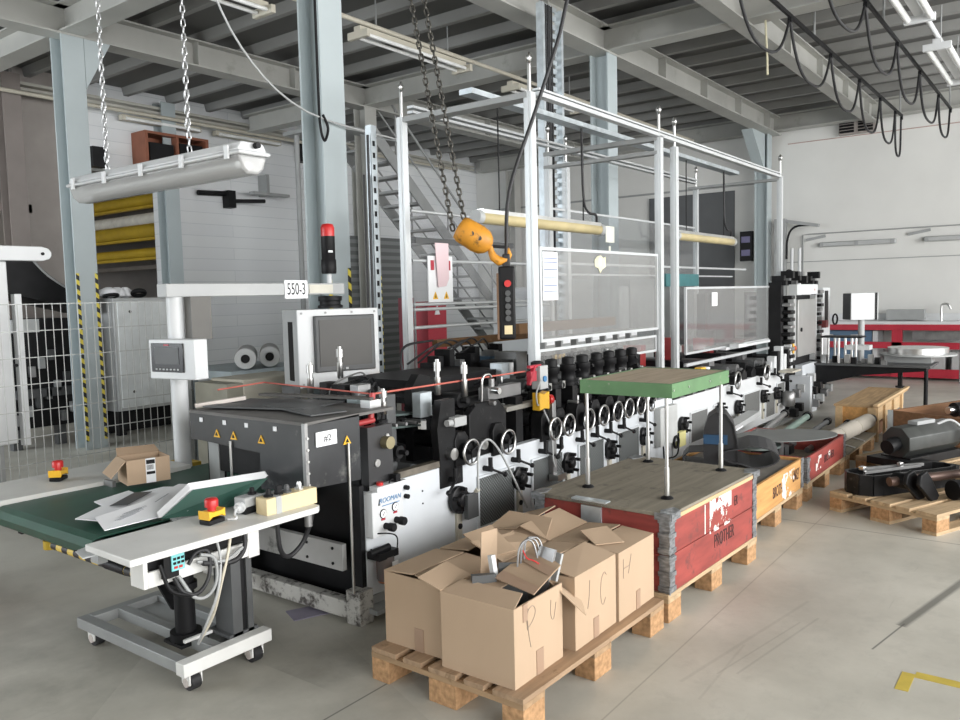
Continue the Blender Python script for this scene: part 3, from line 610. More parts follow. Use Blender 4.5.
def grille(x0, x1, z0, z1, t, mat=GRILLE, fr=None):
    g = MB().box(x0,2.878,z0,x1,2.892,z1).build('grille_panel', mat, t)
    f = MB(); w = .012; f.box(x0-w,2.874,z0-w,x1+w,2.89,z0).box(x0-w,2.874,z1,x1+w,2.89,z1+w).box(x0-w,2.874,z0,x0,2.89,z1).box(x1,2.874,z0,x1+w,2.89,z1)
    f.build('grille_frame', fr or WHITED, g)
def roller(x, z, r, t, mat=BLACKM, y0=2.98, y1=4.1, name='roller'):
    MB().cyl((x,y0,z),(x,y1,z),r,n=20).cyl((x,2.93,z),(x,4.14,z),r*.4,n=12).build(name, mat, t)
t = P1 = thing('printing_press', 'long white-sided press unit with chrome handwheels and grilles behind the cardboard boxes', 'printing press', (4.7,3.5,0), 'units of the press line')
f = MB(); f.prism([(2.83,.12),(6.62,.12),(6.62,.72),(6.2,.72),(6.2,.68),(3.06,.68),(3.06,.66),(2.83,.66)], 'y', 2.89, 2.94); f.build('side_frame', WHITED, t)
MB().box(2.83,4.1,.12,6.62,4.15,.68).build('rear_side_frame', WHITED, t)
MB().box(2.95,2.94,.14,6.6,4.1,.56).build('machine_bed', BLACK, t)
MB().box(2.74,2.86,.02,2.81,4.2,.11).build('base_beam', WHITEDD, t, .006)
MB().box(2.735,2.855,.0,2.832,2.953,.175).build('corner_foot', WHITEDD, t, .004); MB().box(2.8,2.80,.05,6.6,2.9,.075).box(2.83,2.88,.03,6.6,2.94,.12).build('foot_rail', GREY, t)
MB().box(2.81,2.9,.015,2.95,4.1,.03).box(2.9,2.94,.03,2.95,4.1,.56).build('oil_tray', BLACK, t)
MB().box(2.79,3.03,.24,2.82,4.05,.38).build('cross_panel', M('oily_grey_plate', (.52,.52,.51), .5, 0, .15, 3, dirt=(.12,.12,.11), dirt_amt=.15, dscale=4), t); 
bl = MB(); [bl.cyl((2.785,y,.27),(2.795,y,.27),.008).cyl((2.785,y,.35),(2.795,y,.35),.008) for y in (3.1,3.3)]; bl.build('bolt', BLACK, t)
MB().box(2.80,2.897,.12,2.829,2.96,.70).build('end_cheek', BLACK, t)
# regulator panel with maker's plate
cp = MB().box(2.83,2.84,.43,3.06,2.892,.665).build('regulator_panel', WHITE, t, .004)
text(cp, 'ROOMAN', (2.96,2.8385,.612), .036, FACE_Y, BLUEL, shear=.25)
MB().prism([(2.872,.592),(2.885,.592),(2.888,.625),(2.880,.625)], 'y', 2.838, 2.84).build('logo_mark', DGREY, cp)
MB().box(2.90,2.8385,.583,3.03,2.84,.587).build('logo_stroke', BLUEL, cp)
for x, z in ((2.905,.545),(2.995,.562)):
    MB().ring((x,2.838,z),(0,1,0),.021,.0035,20,6).build('gauge_rim', BLACK, cp); g = MB().cyl((x,2.84,z),(x,2.834,z),.02,n=18).build('gauge_face', PAPER, cp)
    MB().bar((x-.006,2.8335,z-.008),(x+.008,2.8335,z+.01),.003,.002,(0,1,0)).build('gauge_needle', BLACK, cp); MB().box(x-.014,2.837,z-.034,x+.014,2.84,z-.024).build('red_tag', RED, cp)
for x, z in ((2.92,.478),(3.00,.492)): MB().lathe([(.017,0),(.017,.03),(.022,.032),(.022,.062),(.018,.066)], (x,2.84,z), (0,-1,0), 16).build('regulator_knob', BLACK, cp)
MB().box(2.86,2.83,.664,3.08,2.90,.69).build('panel_cap', WHITE, t); MB().cyl((2.91,2.86,.69),(2.91,2.86,.705),.018).build('red_button', REDB, t); m = MB(); [m.ring((2.985+.035*i,2.85,.69),(0,1,.3),.018,.004,14,6) for i in range(2)]; m.build('ring_handle', BLACK, t); MB().box(3.0,2.83,.69,3.035,2.87,.73).build('switch', BLACK, t)
for x, z in ((3.13,.63),(3.13,.582)): MB().cyl((x,2.89,z),(x,2.865,z),.013,n=10).build('black_knob', BLACK, t)
m = MB(); [m.cyl((x,2.89,z),(x,2.886,z),.005,n=8) for x,z in ((3.08,.53),(3.27,.58),(3.27,.51),(2.9,.2),(2.86,.36),(6.45,.6),(6.5,.2),(3.02,.2))]; m.build('bolt', BLACK, t)
w = MB().box(2.83,2.80,.32,2.97,2.89,.355).cyl((2.80,2.84,.36),(2.94,2.84,.365),.018,n=10).build('filter_head', BLACK, t); MB().lathe([(.034,0),(.046,.02),(.048,.14)], (2.91,2.84,.185), n=16).build('filter_bowl', BOWL, w)
MB().cyl((2.91,2.84,.192),(2.91,2.84,.235),.042,n=16).build('condensate', M('brown_fluid',(.30,.12,.05),.3), w); MB().box(2.91,2.785,.245,2.95,2.791,.30).build('filter_label', PAPER, w)
MB().tube([(2.84,2.87,.45),(2.9,2.80,.45),(2.95,2.79,.42),(2.96,2.8,.35)], .004).build('air_hose', BLACK, t)
for x0, x1 in ((3.77,4.14),(4.36,4.73),(4.97,5.33),(5.57,5.93)): grille(x0, x1, .255, .55, t)
for x, z in ((3.56,.47),(4.19,.47),(4.80,.46),(5.42,.45),(6.01,.46)): hand_disc(x, z, t, .08 if x < 4 else .075); scale_plate(x+.01, z-.17, t)
WX = (3.62,3.99,4.54,4.72,5.0,5.22,5.44,5.63,5.84,6.04)
for x in WX: handwheel(x, .745, t)
for x in (3.50,3.84,4.14,4.46,4.66,4.95,5.17,5.38,5.60,5.98): lever(x, .60, t, -.10 if x in (3.50, 4.66) else .11, -.05)
for i, x in enumerate(WX):
    MB().prism([(x-.075,.66),(x+.05,.66),(x+.05,.82),(x+.02,.86),(x-.05,.86),(x-.075,.82)], 'y', 2.87, 2.96).build('bearing_block', BLACKM, t, .004)
    roller(x-.02, .80, .05, t, DGREY if i % 2 else BLACKM)
# first section: open bed with guide plates
MB().box(3.05,2.95,.56,3.45,4.1,.60).build('bed_plate', DGREY, t); MB().box(3.06,2.885,.685,3.42,2.93,.72).build('worn_rail', M('worn_brown_steel', (.18,.16,.13), .5, .5, .3, 14), t)
MB().box(3.0,2.95,.60,3.05,4.1,.80).build('inner_plate', BLACK, t)
for x0 in (3.44,): MB().prism([(3.42,.56),(3.62,.56),(3.62,.72),(3.56,.82),(3.56,1.06),(3.44,1.06),(3.40,.9),(3.42,.7)], 'y', 2.88, 2.93).build('side_cheek', BLACKM, t)
MB().prism([(3.72,.66),(4.06,.66),(4.10,.72),(4.10,.92),(4.02,1.0),(3.80,1.0),(3.72,.94)], 'y', 2.90, 2.95).build('side_cheek', BLACKM, t, .006)
MB().prism([(3.90,.70),(4.16,.70),(4.2,.76),(4.2,.95),(4.14,1.0),(3.95,1.0)], 'y', 3.12, 3.17).build('side_cheek', BLACKM, t, .006)
MB().prism([(3.55,.66),(3.70,.66),(3.72,1.16),(3.62,1.18),(3.55,1.1)], 'y', 3.2, 3.26).build('side_cheek', BLACK, t)
MB().obox((3.56,2.87,.93),(.11,.07,.055)).cyl((3.50,2.86,.93),(3.46,2.86,.93),.02).build('sensor_head', LGREY, t, .004)
MB().cyl((3.50,2.89,.75),(3.50,2.84,.75),.035,n=14).build('clamp_knob', CHROME, t); MB().cyl((3.78,2.89,.76),(3.78,2.83,.76),.03,n=14).build('clamp_knob', CHROME, t)
for x0, x1, z, y0, y1 in ((3.08,3.46,.93,3.05,3.9),(3.12,3.5,.99,3.1,3.95)): MB().prism([(x0,z),(x1,z-.03),(x1,z-.018),(x0,z+.012)], 'y', y0, y1).build('guide_plate', M('green_grey_plate', (.10,.13,.125), .4, .2, .15, 5), t)
for i in range(5): MB().cyl((3.12+.08*i,3.0,.95-.004*i),(3.12+.08*i,3.95,.95-.004*i),.010,n=8).build('guide_rod', STEELD, t)
roller(3.3, .66, .055, t, DGREY); roller(3.2, .80, .035, t, BLACKM); roller(3.75, 1.02, .045, t, BLACKM)
MB().cyl((2.98,2.9,.90),(2.98,2.84,.90),.033,n=16).build('brass_knob', M('dull_brass',(.30,.26,.16),.4,.7), t); MB().bar((2.98,2.9,.93),(3.12,3.2,1.05),.012,.02).build('strut', STEELD, t)
for x, y, z, h in ((3.58,3.02,1.07,.21),(3.77,2.97,1.04,.21),(3.12,3.6,1.1,.18),(3.45,3.7,1.15,.2),(3.10,3.0,1.02,.14)):
    MB().lathe([(.014,0),(.019,.005),(.019,h*.5),(.013,h*.51),(.013,h*.66),(.022,h*.67),(.022,h*.92),(.012,h*.93),(.012,h)], (x,y,z), n=16).build('air_cylinder', CHROME, t)
MB().box(3.40,3.0,.96,3.5,3.06,1.10).build('valve_block', GALV, t); MB().box(3.1,3.2,.98,3.2,3.28,1.1).build('valve_block', M('pale_blue_grey',(.40,.48,.50),.5), t)
for i in range(16):
    x = 3.06+rnd.random()*.45; y = 3.0+rnd.random()*.9; z = .96+rnd.random()*.1; s = [.05+rnd.random()*.06 for _ in range(3)]
    MB().box(x,y,.6,x+s[0],y+s[1],z+s[2]).build('mechanism_block', (BLACK, BLACKM, DGREY, STEELD, BLACK)[i%5], t, .003)
for i in range(9):
    x0, y0 = 2.98+.03*i, 3.0+.09*i; x1, y1 = 3.45+.06*i, 3.3+.08*i; h = .03+.018*(i%4)
    MB().tube([(x0+.1,y0,.98),(x0+.12,y0,1.03+h),((x0+x1)/2+.05,(y0+y1)/2,1.07+h),(x1-.05,y1,1.05+h),(x1,y1,.95)], .006).build('air_hose', (BLACK,STEELD,RUBBER)[i%3], t)
MB().tube([(3.9,2.94,1.0),(3.9,2.93,1.14),(3.96,2.93,1.16),(3.99,2.93,1.14)], .008).build('wire_hook', CHROME, t)
MB().tube([(3.66,2.80,.50),(3.67,2.80,.73),(3.74,2.79,.80),(3.84,2.79,.74),(3.98,2.79,.56),(4.15,2.79,.30)], .007).build('grey_hose', LGREY, t)
MB().box(3.56,2.80,.36,3.66,2.83,.50).build('small_panel', DGREY, t); MB().cyl((3.66,2.82,.50),(3.66,2.80,.52),.014).build('hose_nipple', BEIGE, t)
# print deck: dark bed, black towers, ink bottles, sheet guides
MB().box(3.7,3.2,.98,4.75,4.0,1.02).build('print_deck', BLACKM, t); MB().box(3.75,3.35,1.02,4.7,3.95,1.12).build('print_deck_cover', BLACK, t)
MB().box(4.05,3.0,.98,4.42,3.08,1.06).build('grey_bar', M('mid_grey_bar',(.20,.20,.20),.5), t, .004); MB().box(4.15,2.93,.90,4.55,3.0,.93).build('side_tray', M('dusty_tray',(.30,.29,.26),.6), t)
for x in (4.28,4.32): MB().box(x,2.95,.66,x+.04,3.05,.98).build('upright', BLACK, t)
for i, x in enumerate((4.62,4.80,5.03,5.24,5.46,5.66,5.86,6.06)):
    MB().lathe([(.055,0),(.058,.03),(.05,.035),(.05,.10),(.06,.105),(.06,.15),(.045,.155),(.045,.2),(.02,.21)], (x,3.0,.98), n=16).build('ink_column', BLACK, t)
    MB().box(x-.035,2.94,.82,x+.035,3.06,.98).build('column_foot', BLACKM, t, .004)
    MB().box(x+.04,2.93,.98,x+.075,2.96,1.03).build('clip', CHROME, t)
    MB().box(x-.08,3.06,.56,x+.08,4.08,.94).build('print_head', (BLACK,BLACKM)[i%2], t)
    roller(x+.05, 1.00, .05, t, (DGREY, STEELD)[i%2], 3.12, 4.05)
MB().box(5.15,3.5,1.34,6.75,3.56,1.42).box(4.75,4.0,1.25,6.05,4.05,1.31).build('brown_rail', M('brown_board',(.17,.085,.03),.6), t)
for i in range(7): 
    x = 5.2+.24*i; b = MB().box(x,3.3,1.17,x+.15,3.42,1.31).build('valve_island', GREY, t, .004); MB().box(x+.02,3.295,1.25,x+.13,3.3,1.29).build('label_strip', PAPER, b)
for i in range(10): MB().box(4.7+.2*i,3.5,1.0,4.85+.2*i,3.7,1.10+.05*(i%3)).build('mechanism_block', (BLACK,BLACKM,STEELD)[i%3], t)
for x in (5.5,5.56,5.62): MB().lathe([(.022,0),(.025,.05),(.012,.06),(.012,.1)], (x,3.4,1.12), n=10).build('brass_fitting', M('brass',(.62,.42,.12),.35,.6), t)
for i in range(14): 
    x = 4.4+.085*i; MB().box(x,3.8+.02*(i%3),1.05,x+.06,3.95,1.11+.045*((i*5)%4)).build('terminal_block', (STEELD,BLACK,BLACKM,BLACK,BLUE)[i%5], t)
for i in range(5): MB().tube([(4.4+.12*i,4.0,1.15),(4.5+.14*i,3.85,1.27+.03*(i%2)),(4.75+.12*i,3.9,1.29),(5.0+.1*i,3.95,1.16)], .008).build('black_hose', RUBBER, t)
MB().tube([(4.27,3.9,1.0),(4.28,3.95,1.2),(4.4,4.0,1.29),(4.7,4.0,1.31)], .010).build('black_hose', RUBBER, t)
MB().box(4.62,3.3,1.02,4.72,3.4,1.16).build('galvanised_box', GALV, t)
# stop rope and its switch
MB().tube([(2.99,2.99,1.0),(3.02,3.0,1.145)], .017,8).tube([(2.83,2.98,1.0),(3.0,2.98,1.005)], .016,8).build('rope_post', REDS, t)
MB().tube([(3.02,3.0,1.14),(4.47,3.0,1.13)], .006).tube([(3.02,3.0,1.14),(3.02,3.9,1.16)], .005).tube([(3.02,3.9,1.16),(2.7,3.9,1.15)],.005).build('stop_rope', M('red_rope',(.50,.13,.10),.7), t)
MB().box(4.47,2.95,1.06,4.54,2.99,1.13).box(4.46,2.95,1.15,4.60,2.98,1.17).bar((4.45,2.96,1.04),(4.52,2.96,1.16),.03,.02).build('rope_switch', RED, t, .004); MB().box(4.55,2.93,1.0,4.65,3.0,1.16).build('switch_body', LGREY, t, .004); MB().cyl((4.60,2.93,1.07),(4.60,2.92,1.07),.02).build('blue_dot', BLUEL, t)
sb = MB().prism([(4.40,.88),(4.46,.89),(4.52,.88),(4.52,1.0),(4.46,.985),(4.40,1.0)], 'y', 2.84, 2.90).build('stop_box', YEL, t, .004); MB().lathe([(.02,0),(.02,.02),(.032,.022),(.032,.05),(.025,.055)], (4.52,2.87,.94), (1,-.3,0), 14).build('stop_button', REDB, sb)
MB().box(4.555,2.84,.40,4.60,2.88,.93).build('stop_post', STEELD, t, .003); MB().tube([(4.43,2.85,1.08),(4.36,2.84,1.0),(4.37,2.84,.93),(4.4,2.85,.92)], .006).tube([(4.46,2.85,.88),(4.5,2.82,.75),(4.52,2.82,.55),(4.56,2.83,.48)], .006).build('cable', LGREY, t)
MB().box(4.53,2.79,.39,4.64,2.86,.43).build('post_clamp', CHROME, t)
# small fittings and screws along the front of the mechanism
for i in range(64):
    x = 3.55+rnd.random()*2.7; y = 2.93+rnd.random()*.25; z = .80+rnd.random()*.30; r = .008+rnd.random()*.014; d = Vector(((0,-1,0),(1,0,0),(0,0,1),(0,-1,.4))[i%4])
    MB().cyl((x,y,z), Vector((x,y,z))+d*(.03+.08*rnd.random()), r, n=10).build('small_fitting', (CHROME,BLACKM,STEELD,BLACK,LGREY,BLACKM)[i%6], t)
for i in range(26):
    x = 3.0+rnd.random()*.62; y = 2.95+rnd.random()*.5; z = .72+rnd.random()*.30
    MB().obox((x,y,z), (.02+.05*rnd.random(),.02+.05*rnd.random(),.02+.06*rnd.random()), (0,0,rnd.random())).build('small_bracket', (BLACKM,STEELD,BLACK,CHROME,BLACK)[i%5], t)
# second unit
t = P2 = thing('printing_press', 'farther white-sided press unit with framed light grilles behind the coiled black blanket', 'printing press', (8.5,3.5,0), 'units of the press line')
MB().prism([(6.64,.12),(9.96,.12),(9.96,.80),(9.4,.80),(9.4,.68),(6.64,.68)], 'y', 2.89, 2.94).build('side_frame', WHITE, t)
MB().box(6.64,4.1,.12,9.96,4.15,.68).build('rear_side_frame', WHITE, t); MB().box(6.66,2.94,.14,9.95,4.1,.6).build('machine_bed', BLACK, t)
MB().box(6.64,2.80,.05,9.96,2.9,.075).box(6.7,2.9,0,6.8,4.1,.12).box(9.8,2.9,0,9.9,4.1,.12).build('foot_rail', GREY, t)
MB().box(6.25,2.83,.33,6.60,2.89,.66).build('junction_box', M('junction_grey',(.50,.51,.50),.5), P1, .004); MB().tube([(6.3,2.83,.33),(6.32,2.83,.22),(6.4,2.83,.21),(6.6,2.83,.22),(6.62,2.83,.4)], .007).build('cable', BLACK, P1)
for x0, x1, z0, z1 in ((7.02,7.42,.24,.51),(7.6,7.85,.26,.51),(8.46,8.97,.29,.52),(9.2,9.52,.18,.44),(9.62,9.9,.28,.52)): grille(x0, x1, z0, z1, t, GRILLEL, WHITE)
for x, z in ((6.81,.44),(7.72,.46),(8.25,.42),(9.07,.44),(9.55,.42)): hand_disc(x, z, t, .075)
for x, z in ((8.3,.27),(9.1,.27),(9.6,.27)): scale_plate(x, z, t)
MB().box(6.62,2.82,.27,6.76,2.86,.40).build('yellow_tag', M('pale_yellow_box',(.60,.56,.25),.5), t); MB().ring((6.55,2.82,.33),(0,1,0),.05,.012,16,6).build('cable_coil', BLACK, t)
MB().lathe([(.05,0),(.075,.02),(.075,.16),(.05,.18)], (9.8,2.80,.24), n=16).build('motor_can', STEELD, t)
for x in (8.08, 9.01): handwheel(x, .72, t, R=.085); lever(x-.1, .60, t, .2, -.05)
lever(9.8, .55, t, .12, -.02); lever(9.4, .66, t, .14, -.05)
for i in range(12):
    x = 6.75+.3*i; MB().prism([(x-.08,.66),(x+.07,.66),(x+.07,.74),(x,.79),(x-.08,.74)], 'y', 2.9, 2.97).build('bearing_block', BLACKM, t, .004); roller(x, .78, .06, t, (STEELD,BLACKM,DGREY)[i%3])
for i in range(9): MB().box(6.9+.35*i,3.2,.6,7.05+.35*i,4.0,.86+.04*(i%3)).build('print_head', (BLACKM,STEELD,BLACK)[i%3], t)
for i in range(10):
    x = 6.8+.34*i; MB().box(x,3.4+.1*(i%3),.86,x+.12,3.6+.1*(i%3),.98+.06*(i%4)).build('mechanism_block', (REDS if i in (2,3,6) else (STEELD,BLACK,CHROME)[i%3]), t, .004)
MB().box(8.9,3.95,1.7,9.9,4.05,1.85).build('teal_rail', M('teal_paint',(.05,.17,.18),.5), t); [MB().box(x,3.95,.6,x+.08,4.05,1.7).build('teal_upright', GREY, t) for x in (9.0,9.75)]
MB().box(8.5,2.95,1.02,8.75,3.05,1.06).box(8.4,3.05,1.0,9.9,3.3,1.03).build('white_strip', WHITE, t)
for x, z in ((7.28,.86),(10.18,.90),(11.0,1.62)):
    b = MB().box(x-.05,2.86,z-.06,x+.06,2.93,z+.06).build('stop_box', YEL, t, .004); MB().cyl((x+.06,2.89,z),(x+.12,2.88,z),.035,n=12).build('stop_button', M('amber_red',(.5,.09,.03),.4), b)
for x in (7.4,): MB().cyl((x+.14,2.95,.79),(x+.14,2.95,.9),.05,n=10).build('white_cap', WHITE, t)
for i in range(6): MB().box(9.45+.13*i,2.86,.62,9.53+.13*i,2.95,.86+.05*(i%3)).build('white_bracket', (WHITE,BLACK,WHITE)[i%3], t, .004)
MB().box(9.6,2.7,.66,9.95,2.885,.68).build('side_shelf', BEIGE, t)
# delivery tower at the end of the line
t = thing('delivery_tower', 'black and white delivery tower with a steel door at the far line end', 'machine tower', (10.9,3.4,0))
MB().box(9.98,2.95,0,10.08,3.1,1.72).box(9.98,3.9,0,10.08,4.05,1.6).box(11.9,2.95,0,12.0,3.1,1.6).box(11.9,3.9,0,12.0,4.05,1.6).box(10.08,3.0,.1,11.9,3.9,.66).box(10.35,2.96,.66,11.3,3.06,1.55).build('frame', BLACK, t)
MB().box(10.3,2.85,1.56,11.25,2.95,1.69).build('white_head', WHITE, t); d = MB().box(10.4,2.86,.78,11.22,2.90,1.50).build('door', M('brushed_door',(.42,.42,.41),.4,.5,.05,4), t, .006); MB().cyl((10.52,2.86,1.12),(10.52,2.845,1.12),.025).build('door_lock', BLACK, d)
MB().box(11.55,2.86,.4,11.95,2.95,1.64).build('white_upright', WHITE, t); MB().box(11.66,2.853,1.1,11.82,2.86,1.60).build('slot', BLACK, t); MB().box(10.27,2.88,.75,10.37,2.95,1.56).box(11.27,2.88,.68,11.34,2.95,1.55).build('upright', LGREY, t)
for i in range(18):
    x = 10.0+.1*i; z = 1.68+.03*((i*5)%4); MB().box(x,2.9+.05*(i%3),z,x+.08,3.05+.05*(i%3),z+.06+.03*(i%2)).build('mechanism_block', (BLACK,BLACKM,STEELD)[i%3], t)
for i in range(18):
    z = .55+.06*i; MB().box(11.34+.05*(i%4),2.85,z,11.46+.06*(i%3),2.95,z+.04).build('mechanism_block', (BLACK,STEELD,BLACKM,CHROME)[i%4], t)
for i in range(10): MB().box(10.0+.04*(i%2),2.84,.7+.09*i,10.2,2.95,.745+.09*i).build('tube_block', (BLACKM,BLACK,STEELD)[i%3], t, .01)
MB().ring((11.9,2.78,1.2),(.2,1,0),.07,.012,20,6).build('handwheel', BLACK, t); MB().box(11.5,2.8,1.1,11.62,2.9,1.2).build('red_box', M('dark_red_box',(.12,.02,.02),.5), t); MB().cyl((10.5,3.0,1.84),(10.62,3.1,1.76),.05).build('cylinder', BLACK, t)
m = MB(); m.box(10.35,2.7,0,10.45,2.95,.55).box(10.6,2.86,.0,11.3,2.95,.66); m.build('lower_frame', WHITED, t)
for i in range(16): MB().box(10.0+.11*i,2.76,.08+.045*((i*5)%9),10.09+.11*i,2.85,.18+.045*((i*5)%9)).build('gear_block', (BLACK,STEELD,BLACKM,LGREY)[i%4], t, .004)
# delivery arm
t = thing('delivery_conveyor', 'black tapered delivery arm with upright steel pins reaching toward the aisle', 'conveyor', (11.6,2.2,0))
MB().prism([(2.85,.35),(2.85,.62),(1.55,.62),(1.55,.58),(2.3,.50)], 'x', 11.2, 11.85).build('arm', BLACK, t); MB().box(11.15,1.5,.62,11.9,2.9,.645).build('tray_top', DGREY, t)
MB().cyl((11.7,1.62,0),(11.7,1.62,.6),.025).build('leg', BLACK, t); MB().box(11.4,1.85,.36,11.45,1.9,.6).cyl((11.42,1.87,.36),(11.42,1.87,.34),.06).build('foot_screw', BLACK, t)
for i in range(7): MB().cyl((11.3+.05*(i%3),2.8-.07*i,.64),(11.3+.05*(i%3),2.8-.07*i,.98),.017,n=10).build('pin', CHROME, t)
MB().box(11.22,2.3,.98,11.5,2.8,1.0).build('black_plate', BLACK, t); MB().box(11.3,2.22,.82,11.5,2.5,.88).build('white_block', WHITE, t)
for i in range(9): MB().box(11.2+.06*(i%4),2.0+.09*i,.645,11.27+.06*(i%4),2.06+.09*i,.70+.03*(i%3)).build('mechanism_block', (STEELD,BLACK,CHROME)[i%3], t)
MB().cyl((11.7,2.40,.645),(11.7,2.40,1.2),.04,n=12).build('post', LGREY, t)
cm = Matrix.Rotation(.62, 3, 'Z')
def cv(a, b, c): return Vector((11.74,2.42,1.38)) + cm @ Vector((a,b,c))
b = MB().obox(cv(0,0,0), (.24,.36,.36), cm).build('control_box', WHITE, t, .006); MB().obox(cv(.01,.182,0), (.235,.006,.35), cm).build('dark_side', DGREY, b); MB().obox(cv(-.01,-.150,0), (.235,.03,.362), cm).build('black_strip', BLACK, b); MB().prism([(-.02,-.05),(.02,.05),(.06,-.05)], 'z', 0, .001).build('spare_mark', PAPER, b) if False else None
m = MB(); m.bar(cv(-.121,.0,-.05), cv(-.121,.03,.05), .004, .02).bar(cv(-.121,.06,-.05), cv(-.121,.03,.05), .004, .02); m.build('letter_mark', PAPER, b)
t = thing('rotary_table', 'round steel collecting table on a grey drum at the end of the delivery arm', 'table', (11.85,1.75,.645))
MB().cyl((11.9,1.75,.75),(11.9,1.75,.83),.36,n=40).build('table_top', CHROME, t); MB().cyl((11.9,1.75,.73),(11.9,1.75,.75),.45,n=40).build('table_rim', LGREY, t); MB().box(11.6,1.55,.645,11.9,2.1,.73).build('drum', GREY, t)
# feeder with smoked hood
t = thing('feeder_unit', 'feeder with grimy dark acrylic hood and warning triangles at the front of the line', 'feeder', (2.75,3.4,0))
HB = M('hood_dark', (.035,.037,.04), .22, 0, .25, 4, dirt=(.12,.12,.115), dirt_amt=.18, dscale=5)
m = MB(); m.prism([(2.88,.76),(3.22,.72),(3.22,.90),(3.70,.92),(3.80,.92),(3.80,1.06),(2.88,1.06)], 'x', 2.45, 2.46); m.build('front_shield', HB, t)
MB().prism([(2.45,.76),(2.80,.74),(2.80,1.07),(2.45,1.06)], 'y', 2.88, 2.89).build('side_shield', HB, t)
MB().box(2.45,2.88,1.06,3.05,3.80,1.075).build('hood_top', M('dusty_hood_top',(.13,.125,.12),.7,0,.2,6,dirt=(.2,.19,.18),dirt_amt=.2), t)
MB().box(2.447,2.878,.75,2.465,2.90,1.07).build('corner_strip', STEELD, t); m = MB(); [m.cyl((2.46,2.877,.78+.055*i),(2.46,2.872,.78+.055*i),.006,n=8) for i in range(5)]; m.build('rivet', CHROME, t)
MB().box(2.86,2.885,.46,3.04,2.94,.99).build('dark_cheek', M('black_cheek',(.03,.03,.032),.4), t); MB().cyl((2.92,2.885,.80),(2.92,2.878,.80),.02).cyl((3.0,2.885,.93),(3.0,2.878,.93),.012).build('bolt', CHROME, t)
MB().box(2.86,2.96,.57,2.95,3.9,.75).box(2.55,3.74,.112,2.62,3.80,.94).box(2.75,3.9,.112,2.85,4.0,1.06).build('frame', BLACK, t)
p = MB().box(2.51,2.872,.95,2.64,2.878,1.02).build('number_label', PAPER, t); text(p, '#2', (2.58,2.871,.985), .045, FACE_Y, BLACK)
def tri(par, c, s, ax):
    n = (0,-1) ; x, y, z = c
    q = [(-s,-s*.6),(s,-s*.6),(0,s)]
    if ax == 'y':
        a = MB().prism([(x+u,z+v) for u, v in q], 'y', y-.003, y).build('warning_triangle', YEL, par); MB().prism([(x+u*.45,z+v*.45) for u, v in q], 'y', y-.005, y-.003).build('warning_symbol', BLACK, a)
    else:
        a = MB().prism([(y+u,z+v) for u, v in q], 'x', x-.003, x).build('warning_triangle', YEL, par); MB().prism([(y+u*.45,z+v*.45) for u, v in q], 'x', x-.005, x-.003).build('warning_symbol', BLACK, a)
tri(t, (2.71,2.878,.95), .026, 'y')
for y in (3.2, 3.42, 3.56): tri(t, (2.448,y,.965), .026, 'x')
[MB().box(2.443,y,1.02,2.448,y+.022,1.042).build('white_tab', PAPER, t) for y in (3.08,3.3,3.48,3.68)]
for y in (2.88, 3.44): MB().cyl((2.71 if y < 3 else 2.44,y-.012 if y < 3 else y,.94),(2.71 if y < 3 else 2.44,y-.012 if y < 3 else y,.18 if y < 3 else .5),.007,n=8).build('hanging_rod', CHROME, t)
MB().obox((2.78,3.5,1.085),(.42,.62,.008),(0,.03,.3)).obox((2.72,3.2,1.09),(.2,.5,.006),(.02,0,-.2)).build('loose_sheet', DGREY, t)
MB().bar((2.85,3.70,1.12),(3.0,2.98,1.12),.06,.012).build('dark_strip', M('dark_lath',(.075,.07,.065),.6), t); MB().bar((2.5,3.82,1.09),(2.75,3.72,1.11),.03,.02).build('pale_lath', M('pale_lath',(.55,.50,.46),.6), t)
MB().box(2.95,2.95,1.075,3.03,3.02,1.115).build('latch', CHROME, t); MB().obox((2.56,3.74,.78),(.03,.09,.30),(0,.0,0)).build('grey_bracket', GREY, t)
MB().cyl((3.0,3.0,.9),(3.0,4.1,.9),.05).build('feed_roller', BLACKM, t); MB().box(2.55,3.3,.74,2.62,3.8,.93).build('dark_inside', BLACK, t)
# rear-side beige box, blue struts, steel rollers on a stand
t = thing('beige_cabinet', 'worn beige machine box standing behind the dark feeder hood', 'cabinet', (3.7,5.3,0))
MB().box(3.68,5.0,0,4.3,5.4,1.06).build('body', BEIGE, t, .01); MB().box(3.54,5.0,.0,3.68,5.4,1.04).build('side_plate', M('dull_olive',(.28,.27,.22),.6), t)
t = thing('blue_strut_stand', 'blue angled struts standing behind the monitor box', 'stand', (4.5,4.7,0))
for x in (4.25,4.55): MB().bar((x,4.75,0),(x+.12,4.75,1.12),.05,.04).build('strut', M('blue_strut',(.04,.10,.24),.5), t)
MB().bar((4.1,4.75,.3),(4.8,4.75,.3),.04,.04).build('crossbar', BLUE, t)
t = thing('roller_stand', 'pale blue-grey stand carrying two printing rollers by the rear wall', 'stand', (4.5,6.1,0))
MB().box(3.98,5.55,1.0,4.85,6.4,1.07).box(4.0,5.6,0,4.1,5.7,1.0).box(4.7,6.2,0,4.8,6.3,1.0).box(4.0,6.2,0,4.1,6.3,1.0).box(4.7,5.6,0,4.8,5.7,1.0).build('frame', M('pale_blue_stand',(.48,.56,.60),.5), t)
